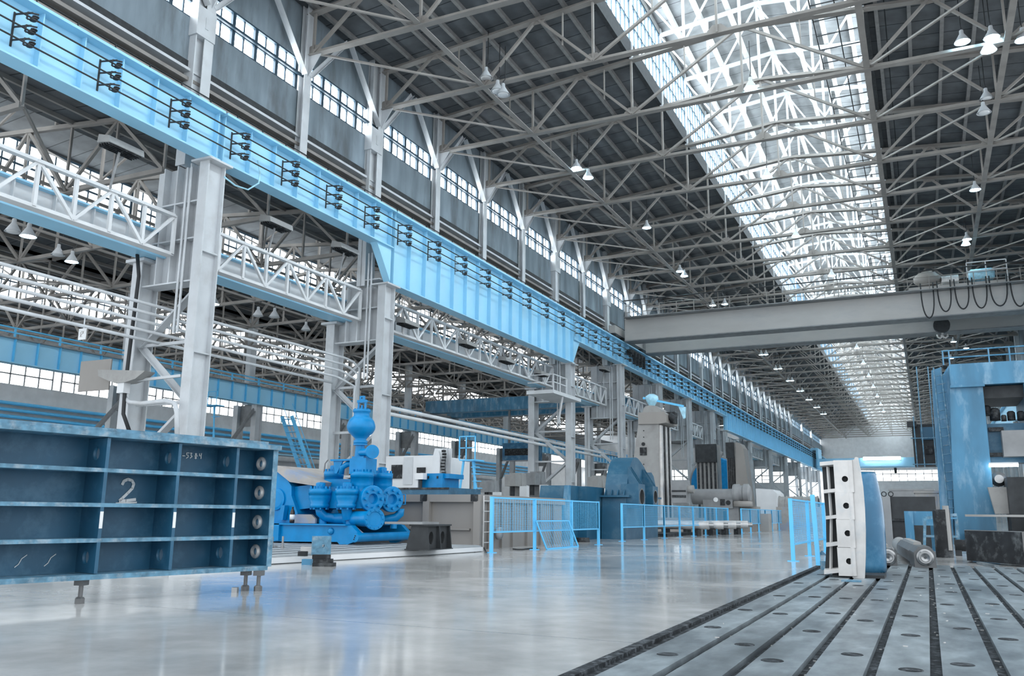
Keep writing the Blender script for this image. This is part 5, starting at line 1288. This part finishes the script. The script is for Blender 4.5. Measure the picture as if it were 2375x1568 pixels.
q = on(2222, 1265, Z=.18); t = thing('hub_roller', 'small dark roller beside the steel slab', 'roller', (q.x, q.y, 0)); MB().tube(q+Vector((-.05, 0, 0)), q+Vector((.2, 0, 0)), .1, 18).build('roller', 'black', t); MB().cbox(q+Vector((0, 0, -.12)), (.1, .12, .12)).build('block', 'dark', t)
# ---- the blue planer
Y = 24.0
def gx(px, py, Yq=Y): return on(px, py, Y=Yq)
t = thing('planer_mill', 'huge glossy blue double-column planer at the right edge', 'machine tool', (1.5, 25, 0))
ztop = gx(2205, 846).z; zb_ = gx(2205, 896).z
col_ = xz([(2203, 896), (2279, 893), (2296, 1060), (2313, 1238), (2216, 1238), (2208, 1060)], Y)
col_[3] = (col_[3][0], 0); col_[4] = (col_[4][0], 0)
MB().prism(col_, (0, Y, 0), (1, 0, 0), (0, 0, 1), (0, 2.4, 0)).build('column', 'gantry', t)
x0, x1 = gx(2203, 870).x, 3.2
MB().box(x0, x1, Y-.06, Y+2.2, zb_, ztop).build('top_beam', 'gantry', t)
MB().box(x0-.02, gx(2283, 893).x, Y-.12, Y, zb_-.05, zb_+.01).build('joint_plate', 'gantry', t)
sd = xz([(2160, 862), (2180, 855), (2186, 872), (2200, 850), (2210, 1238), (2184, 1238)], Y+1.2); sd[4] = (sd[4][0], 0); sd[5] = (sd[5][0], 0)
MB().prism(sd, (0, Y+1.0, 0), (1, 0, 0), (0, 0, 1), (0, 1.2, 0)).build('side_fin', 'gantry', t)
MB().box(2.35, 3.3, Y, Y+2.4, 0, zb_).build('column', 'gantry', t)
b = MB()
for z in (ztop+.18, ztop+.36): b.tube((x0-.15, Y, z), (x1, Y, z), .018, 8)
for x in (x0-.12, x0+.02, x0+.9, x0+1.35, x0+1.8): b.tube((x, Y, ztop), (x, Y, ztop+.36), .018, 8)
b.build('guard_rail', 'gantry', t)
b = MB(); lp0, lp1 = on(2170, 850, Y=Y+.5), on(2195, 1180, Y=Y+.5); lq0, lq1 = on(2181, 905, Y=Y+.4), on(2198, 1180, Y=Y+.4)
b.tube((lp0.x, Y+.7, lp1.z), (lp0.x-.05, Y+.7, lp0.z), .02, 6); b.tube((lp0.x+.22, Y+.7, lp1.z), (lp0.x+.12, Y+.7, lp0.z), .02, 6)
for k in range(16): z = lp1.z+(lp0.z-lp1.z)*k/16; b.tube((lp0.x, Y+.7, z), (lp0.x+.2, Y+.7, z+.03), .013, 6)
b.build('ladder', 'edge', t)
# cross rail and heads between the columns
xa = gx(2284, 1000).x
MB().box(xa-.05, 2.4, Y+.35, Y+1.0, gx(2300, 1072).z, gx(2300, 980).z).build('cross_rail', 'gear', t)
MB().box(xa+.35, 2.3, Y-.1, Y+.4, gx(2300, 1060).z, gx(2300, 1000).z).build('tool_head', 'grey', t)
for px, py, r in ((2307, 958, .12), (2288, 950, .1), (2345, 962, .09), (2368, 962, .09), (2328, 968, .06)):
    q = gx(px, py, Y+.5); MB().slathe([(r, -r*1.6), (r, r*.6), (r*.6, r)], q, n=16).build('drive_motor', 'black', t)
for px, py in ((2310, 996), (2312, 1055)):
    q = gx(px, py, Y+.3); MB().cbox(q, (.32, .08, .1)).build('guide_slot', 'black', t)
MB().box(xa-.1, 2.5, Y+.2, Y+2.2, zb_-.32, zb_-.02).build('inner_beam', 'dark', t)
q0, q1 = gx(2329, 1120), gx(2375, 1200)
MB().box(q0.x, 2.6, Y-.9, Y+.2, .3, q0.z+.1).build('saddle', 'dark', t)
q = gx(2317, 1111); MB().lathe([(.16, 0), (.18, .05), (.10, .12), (.10, .25)], q+Vector((0, .2, 0)), (0, -1, 0), 20).build('chuck', 'machined', t)
MB().prism([(0, .0), (.3, 0), (.3, .62), (-.1, .62)], (gx(2306, 1200).x, Y-.5, gx(2306, 1192).z), (1, 0, 0), (0, 0, 1), (0, .3, 0)).build('tool_block', 'castgrey', t)
MB().box(x0, 3, Y-1.2, Y+.0, 0, .3).build('table_base', 'black', t)
MB().box(x0+.0, 2.6, Y-1.3, Y-1.1, gx(2300, 1196).z-.03, gx(2300, 1196).z+.02).build('table_edge', 'castgrey', t)
for x in (x0+1.25, x0+1.4): MB().bar((x, Y-1.2, 0), (x, Y-1.2, gx(2300, 1196).z), .08).build('support_leg', 'gantry', t)
# lit strip hanging inside the planer
q0, q1 = gx(2294, 1080, Y-.2), gx(2362, 1079, Y-.2)
t = thing('strip_light', 'bright strip light glowing inside the blue planer opening', 'light', q0); MB().tube(q0, q1, .035, 10).build('tube', 'tubeg', t); MB().box(q0.x, q1.x, q0.y-.05, q0.y+.05, q0.z+.035, q0.z+.07).build('housing', 'white', t)
# hanging cabin with cage
q0, q1 = on(2122, 1080, Y=27), on(2172, 982, Y=27)
t = thing('operator_cabin', 'dark caged operator cabin hanging left of the blue planer', 'cabin', ((q0.x+q1.x)/2, 27, q0.z))
MB().box(q0.x, q1.x, 27.1, 28, q0.z, q1.z).build('cabin', 'dark', t)
a, b_ = on(2147, 1053, Y=27.05), on(2162, 1034, Y=27.05); MB().box(a.x, b_.x, 27.05, 27.12, a.z, b_.z).build('window', 'black', t)
a, b_ = on(2136, 1020, Y=27.05), on(2163, 990, Y=27.05); MB().box(a.x, b_.x, 27.06, 27.12, a.z, b_.z).build('window', 'gear', t)
b = MB()
for px in (2121, 2138, 2165): p = on(px, 1000, Y=26.9); b.tube((p.x, 26.9, q0.z-.05), (p.x, 26.9, on(px, 850, Y=26.9).z if px != 2121 else q1.z+.2), .018, 6)
for py in (1016, 1077): z = on(2140, py, Y=26.9).z; b.tube((q0.x-.05, 26.9, z), (q1.x+.3, 26.9, z), .018, 6)
b.build('cage', 'edge', t)
a = on(2110, 984, Y=27); MB().cbox((a.x+.05, 27.1, a.z), (.25, .3, .15)).build('lamp_box', 'dark', t)
MB().bar((q1.x-.1, 27.8, q1.z-.3), (x0+.1, 25.2, q1.z-.3), .12).build('arm', 'gear', t)
# grey container with rings, small blue bench, white frame
q0, q1 = on(2050, 1262, Y=21), on(2178, 1262, Y=21); zt_ = on(2100, 1152, Y=21).z
t = thing('steel_container', 'dark grey steel container with lifting rings behind the shafts', 'container', (q0.x, 21, 0))
MB().box(q0.x, q1.x, 21, 22.5, 0, zt_).build('body', 'dark', t); MB().box(q0.x, on(2068, 1200, Y=21).x, 20.95, 21.02, 0, zt_).build('corner_panel', 'grey', t)
MB().box(q0.x, q1.x, 20.96, 21, zt_*.52, zt_*.57).build('seam', 'black', t)
for px in (2050, 2066):
    q = on(px, 1146, Y=21.2); b = MB(); b.path([q+Vector((.05*math.cos(a), 0, .05*math.sin(a))) for a in [i*2*math.pi/12 for i in range(13)]], .012, 6); b.build('lifting_ring', 'dark', t)
q0, q1 = on(2101, 1240, Y=19.5), on(2165, 1186, Y=19.5)
t = thing('blue_cabinet', 'small blue bench cabinet before the dark container', 'cabinet', (q0.x, 19.5, 0)); MB().box(q0.x, q1.x, 19.5, 20, q1.z-.28, q1.z).build('body', 'gantry', t); MB().box(q0.x, q0.x+.16, 19.45, 20, 0, q1.z).build('side_panel', 'gantry', t); MB().box(q1.x-.08, q1.x, 19.5, 20, 0, q1.z-.28).build('leg', 'gear', t)
q0, q1 = on(2146, 1258, Y=18.3), on(2178, 1196, Y=18.3)
t = thing('steel_frame_stand', 'light blue-grey tube frame stand left of the scorched billet', 'stand', (q0.x, 18.3, 0)); b = MB()
b.bar((q0.x-.03, 18.3, 0), (q0.x+.03, 18.3, q1.z-.05), .05); b.bar((q0.x+.03, 18.3, q1.z-.05), (q1.x+.3, 18.8, q1.z+.02), .05); b.bar((q0.x, 18.3, q1.z*.45), (q1.x+.3, 18.3, q1.z*.45), .04); b.bar((q1.x+.3, 18.8, 0), (q1.x+.3, 18.8, q1.z), .05); b.build('frame', 'edge', t)
MB().box(q0.x+.05, q1.x+.3, 18.4, 18.8, q1.z-.06, q1.z-.03).build('shelf', 'gantry', t)
q = on(2112, 1245, Z=.2); t = thing('grinder', 'small grey grinder lying behind the large shaft', 'tool', q); MB().tube(q+Vector((-.12, 0, 0)), q+Vector((.1, .05, 0)), .06, 14).build('body', 'dark', t); MB().tube(q+Vector((.1, .05, -.02)), q+Vector((.14, .06, -.02)), .09, 16).build('guard', 'black', t); MB().cbox(q+Vector((0, .1, -.1)), (.35, .3, .2)).build('rest', 'grey', t)
# low shelf unit of steel stock at the far right of the aisle
for i, (px, Yc, sx, h_, mm) in enumerate(((2155, 26, .55, 1.30, 'dust'), (2120, 38, 1.6, 1.7, 'grey'), (2085, 48, 2.2, 1.5, 'white'), (2065, 60, 3, 1.8, 'white'))):
    q = on(px, 1225, Y=Yc); t = thing('stock_box', ('tall stained box behind', 'grey box farther behind', 'low white box behind', 'wide white box farthest behind')[i]+' the dark container on the right', 'box', (q.x, Yc, 0)); MB().box(q.x-sx/2, q.x+sx/2, Yc, Yc+1.2, 0, h_).build('body', mm, t); MB().box(q.x-sx/2-.03, q.x+sx/2+.03, Yc-.03, Yc+1.23, h_, h_+.06).build('lid', mm, t)

# ================================================================== the bridge crane
t = thing('bridge_crane', 'long grey double-girder bridge crane spanning the hall', 'bridge crane', (-6, 75, 16.2))
for y in (72.9, 79.4):
    MB().box(-23.5, 11, y, y+1.5, 16.05, 18.0).build('main_girder', 'crane', t); MB().box(-23.5, 11, y-.08, y+1.58, 15.98, 16.06).build('bottom_flange', 'grey', t); MB().box(-23.5, 11, y-.08, y+1.58, 18.0, 18.07).build('top_flange', 'crane', t)
for x in (-24.15, 11.0):
    MB().box(x-.3, x+.3, 71.2, 82.6, 16.5, 17.2).build('end_carriage', 'crane', t)
    for y in (71.6, 74.0, 79.8, 82.2): MB().tube((x-.12, y, 16.58), (x+.12, y, 16.58), .36, 20).build('wheel', 'dark', t)
b = MB()
for z in (18.6, 19.2): b.tube((-23.3, 72.7, z), (10.5, 72.7, z), .03, 6)
x = -23.3
while x < 10.6: b.bar((x, 72.7, 18.05), (x, 72.7, 19.2), .06); x += 1.55
b.build('handrail', 'truss', t)
MB().box(-23.3, 10.6, 72.0, 72.9, 18.0, 18.06).build('walkway', 'grey', t)
b = MB(); b.tube((-23.4, 72.3, 19.6), (11, 72.3, 19.6), .05, 6); b.build('festoon_track', 'dark', t)
q = on(1600, 880, Y=78)
t2 = thing('crane_bogie', 'dark drive bogie of the bridge crane on the left crane beam', 'bogie', (-24.1, 77, 16.2)); MB().cbox((-23.75, 77, 15.4), (.5, 4.2, .5)).build('collector_frame', 'dark', t2)
for y in (75.6, 76.6, 77.6, 78.6): MB().cbox((-23.5, y, 14.9), (.3, .12, 1.1)).build('current_collector', 'dark', t2)
t = thing('crane_trolley', 'hoist trolley with pale drums on top of the bridge crane', 'trolley', (3.2, 76, 18.1))
MB().box(.0, 7.0, 73.0, 80.5, 18.1, 18.5).build('frame', 'crane', t)
b = MB(); b.slathe([(.2, -1.0), (.55, -.6), (.7, 0), (.55, .6), (.2, 1.0)], (1.4, 73.6, 19.2), (1, 0, 0), 16); b.build('covered_motor', 'casing', t)
MB().tube((2.4, 73.6, 18.95), (3.6, 73.6, 18.95), .4, 18).build('gearbox', 'weld', t)
b = MB(); b.slathe([(.3, -.9), (.5, -.7), (.5, .7), (.3, .9)], (5.2, 73.6, 19.15), (1, 0, 0), 18); b.build('hoist_drum', 'sheet', t)
b = MB()
for z in (19.4, 20.1): b.bar((4.2, 73.1, z), (6.9, 73.1, z), .07)
for x in (4.2, 5.5, 6.9): b.bar((x, 73.1, 18.5), (x, 73.1, 20.1), .07)
b.build('guard_rail', 'white', t)
q = on(2184, 755, Y=76.5)
t = thing('hook_block', 'dark hook block with a pale double hook under the bridge crane', 'hook', q)
MB().tube(q+Vector((0, -.25, 0)), q+Vector((0, .25, 0)), .62, 24).build('sheave_case', 'dark', t); MB().tube(q+Vector((0, 0, -.4)), q+Vector((0, 0, -.75)), .09, 12).build('shank', 'weld', t)
for s in (-1, 1): MB().path([q+Vector((0, 0, -.7)), q+Vector((s*.06, 0, -.95)), q+Vector((s*.2, 0, -1.05)), q+Vector((s*.36, 0, -.92)), q+Vector((s*.36, 0, -.72))], .085, 10).build('hook', 'weld', t)
b = MB()
for x in (-.15, .15): b.tube(q+Vector((x, 0, .4)), (q.x+x, q.y, 18.2), .025, 6)
b.build('rope', 'dark', t)
LP = [((2134, 658), (2163, 655), 738), ((2172, 652), (2203, 650), 723), ((2212, 648), (2244, 645), 717), ((2253, 644), (2286, 642), 715), ((2293, 641), (2333, 636), 710), ((2341, 640), (2375, 632), 711)]
for i, (a, b_, yb) in enumerate(LP):
    A, B = on(*a, Y=72.4), on(*b_, Y=72.4); zb_ = on((a[0]+b_[0])/2, yb, Y=72.4).z
    pts = [Vector((A.x+(B.x-A.x)*(.5-.5*math.cos(math.pi*k/14)), 72.4, zb_+(max(A.z, B.z)-zb_)*(1-math.sin(math.pi*k/14)**.55))) for k in range(15)]
    tag(MB().path(pts, .055, 6).build('festoon_cable', 'rubber'), 'black festoon cable loop on the bridge crane, %s from the left' % ORD[i], 'cable', 'festoon cable loops')
# far blue crane near the end wall with bright strips
t = thing('bridge_crane', 'pale blue bridge crane far down the hall by the end windows', 'bridge crane', (-6, 218, 12)); MB().box(-23, 10.5, 218, 219.5, 12.2, 14.2).build('main_girder', 'blue', t); MB().box(-23, 10.5, 223, 224.5, 12.2, 14.2).build('main_girder', 'blue', t)
MB().tube((-6, 219, 11.9), (-6, 219, 10.6), .3, 10).build('hook', 'dark', t)
q0, q1 = on(2002, 1064, Y=217.6), on(2089, 1064, Y=217.6); t = thing('strip_light', 'bright strip light on the far blue crane', 'light', q0); MB().box(q0.x, q1.x, 217.4, 217.7, q0.z-.35, q0.z+.35).build('tube', 'tubeg', t); MB().box(q0.x, q1.x, 217.7, 218.05, q0.z-.4, q0.z+.4).build('housing', 'white', t)
b = MB()
for x in (q0.x+.5, q1.x-.5): b.bar((x, 218, 14.2), (x, 218, q0.z), .15)
b.build('hanger', 'blue', t)
fc_ = [o for o in bpy.data.objects if o.get('label', '').startswith('pale blue bridge crane far')][0]
for x in (-22.8, 10.2):
    MB().box(x-.25, x+.25, 217.5, 225, 12.4, 16.7).build('end_frame', 'blue', fc_)
    MB().box(min(x, x+(-1.5 if x < 0 else 1.1)), max(x, x+(-1.5 if x < 0 else 1.1)), 218, 224.5, 16.22, 16.8).build('end_carriage', 'blue', fc_)
# ================================================================== pendant lamps
def lamp_proto(lit):
    t = thing('pendant_lamp', 'x', 'lamp', (0, 0, 0), group='bell lamps under the roof trusses')
    MB().slathe([(.07, .62), (.09, .6), (.10, .42), (.13, .38), (.16, .33), (.34, .02), (.36, 0), (.34, .0), (.15, .30)], (0, 0, 0), n=20).build('shade', 'lantern', t)
    MB().path([(0, 0, .6), (0, 0, .75), (0, .2, .95), (0, .2, 2.8)], .025, 6).build('hanger', 'dark', t)
    b = MB(); b.slathe([(0, -.02), (.2, -.02), (.31, .02), (.2, .05)], (0, 0, 0), n=18); b.build('lamp_face', 'lamp' if lit else 'white', t)
    return t
LL, LD = lamp_proto(True), lamp_proto(False); lu = {}
def lamp(x, y, z, lit, lab):
    p = LL if lit else LD
    o = p if lit not in lu else dup(p); lu[lit] = 1
    o.location = (x, y, z); o['label'] = lab
def hang(px, py, lit, lab):
    q = on(px, py, Z=21.7); y = min(YK, key=lambda v: abs(v-q.y)); q = on(px, py, Y=y-.2); lamp(q.x, y-.2, q.z, lit, lab)
for k, px, py in ((0, 1127, 182), (1, 1154, 212), (2, 1167, 220)):
    hang(px, py, False, 'unlit bell lamp in the nearest left cluster, %s of three from the left' % ORD[k])
for k, px, py in ((0, 2288, 230), (1, 2282, 262)):
    hang(px, py, False, 'unlit bell lamp at the upper right under the roof, %s of the pair' % ('upper', 'lower')[k])
for px, py, lab in ((2232, 98, 'biggest glowing bell lamp at the top right corner'), (2300, 88, 'glowing bell lamp right of the biggest one at the top right'), (2293, 118, 'glowing bell lamp just below the top right pair'), (2373, 93, 'glowing bell lamp cut by the right edge'),
                    (1337, 391, 'lit bell lamp over the left roof slope, left of a pair below the unlit cluster'), (1364, 413, 'lit bell lamp over the left roof slope, right of a pair below the unlit cluster'),
                    (1500, 529, 'lone lit bell lamp over the left slope beside the skylight'), (1577, 630, 'lit bell lamp before the bridge crane, upper of the left pair'), (1587, 641, 'lit bell lamp before the bridge crane, lower of the left pair'),
                    (1741, 205, 'lit bell lamp shining nearest under the bright skylight'), (1779, 411, 'lit bell lamp under the skylight, second from the near end'), (1846, 549, 'lit bell lamp under the skylight, third from the near end'), (1929, 640, 'lit bell lamp under the skylight just before the bridge crane'),
                    (2262, 441, 'lit bell lamp on the right slope, third row from the near end'), (2243, 556, 'lit bell lamp on the right slope, upper of the fourth row'), (2240, 568, 'lit bell lamp on the right slope, lower of the fourth row'),
                    (1653, 709, 'lit bell lamp seen just above the bridge crane, left of two'), (1681, 706, 'lit bell lamp seen just above the bridge crane, right of two'), (2241, 808, 'lit bell lamp seen between the bridge crane and the planer')):
    hang(px, py, True, lab)
for row, x in ((0, -18.6), (1, -18.0), (2, -6.6), (3, 4.5)):
    for i in range(9):
        y = 92.17+12.46*i-.2
        lamp(x, y, 21.9, True, 'small lit bell lamp beyond the bridge crane, %s in the %s row' % (ORD[i], ('left', 'second left', 'middle', 'right')[row]))
for px, py, X, lit, lab in ((65, 549, -36, True, 'lit lamp under the side bay roof at the far left edge'), (166, 608, -36, True, 'lit lamp under the side bay roof beside the hanging sign pipes'), (495, 706, -38, True, 'lit lamp in the side bay just right of the nearest column'),
                            (30, 538, -33, False, 'unlit lamp hanging in the side bay at the left edge'), (134, 592, -33, False, 'unlit lamp hanging in the side bay left of the nearest column'), (598, 733, -36, False, 'unlit lamp in the side bay, left one between columns'), (636, 736, -36, False, 'unlit lamp in the side bay, middle one between columns'), (709, 766, -38, False, 'unlit lamp in the side bay, right one between columns')):
    q = on(px, py, Z=13.05); y = min(YK, key=lambda v: abs(v-q.y)); q = on(px, py, Y=y-.2); lamp(q.x, y-.2, q.z, lit, lab)
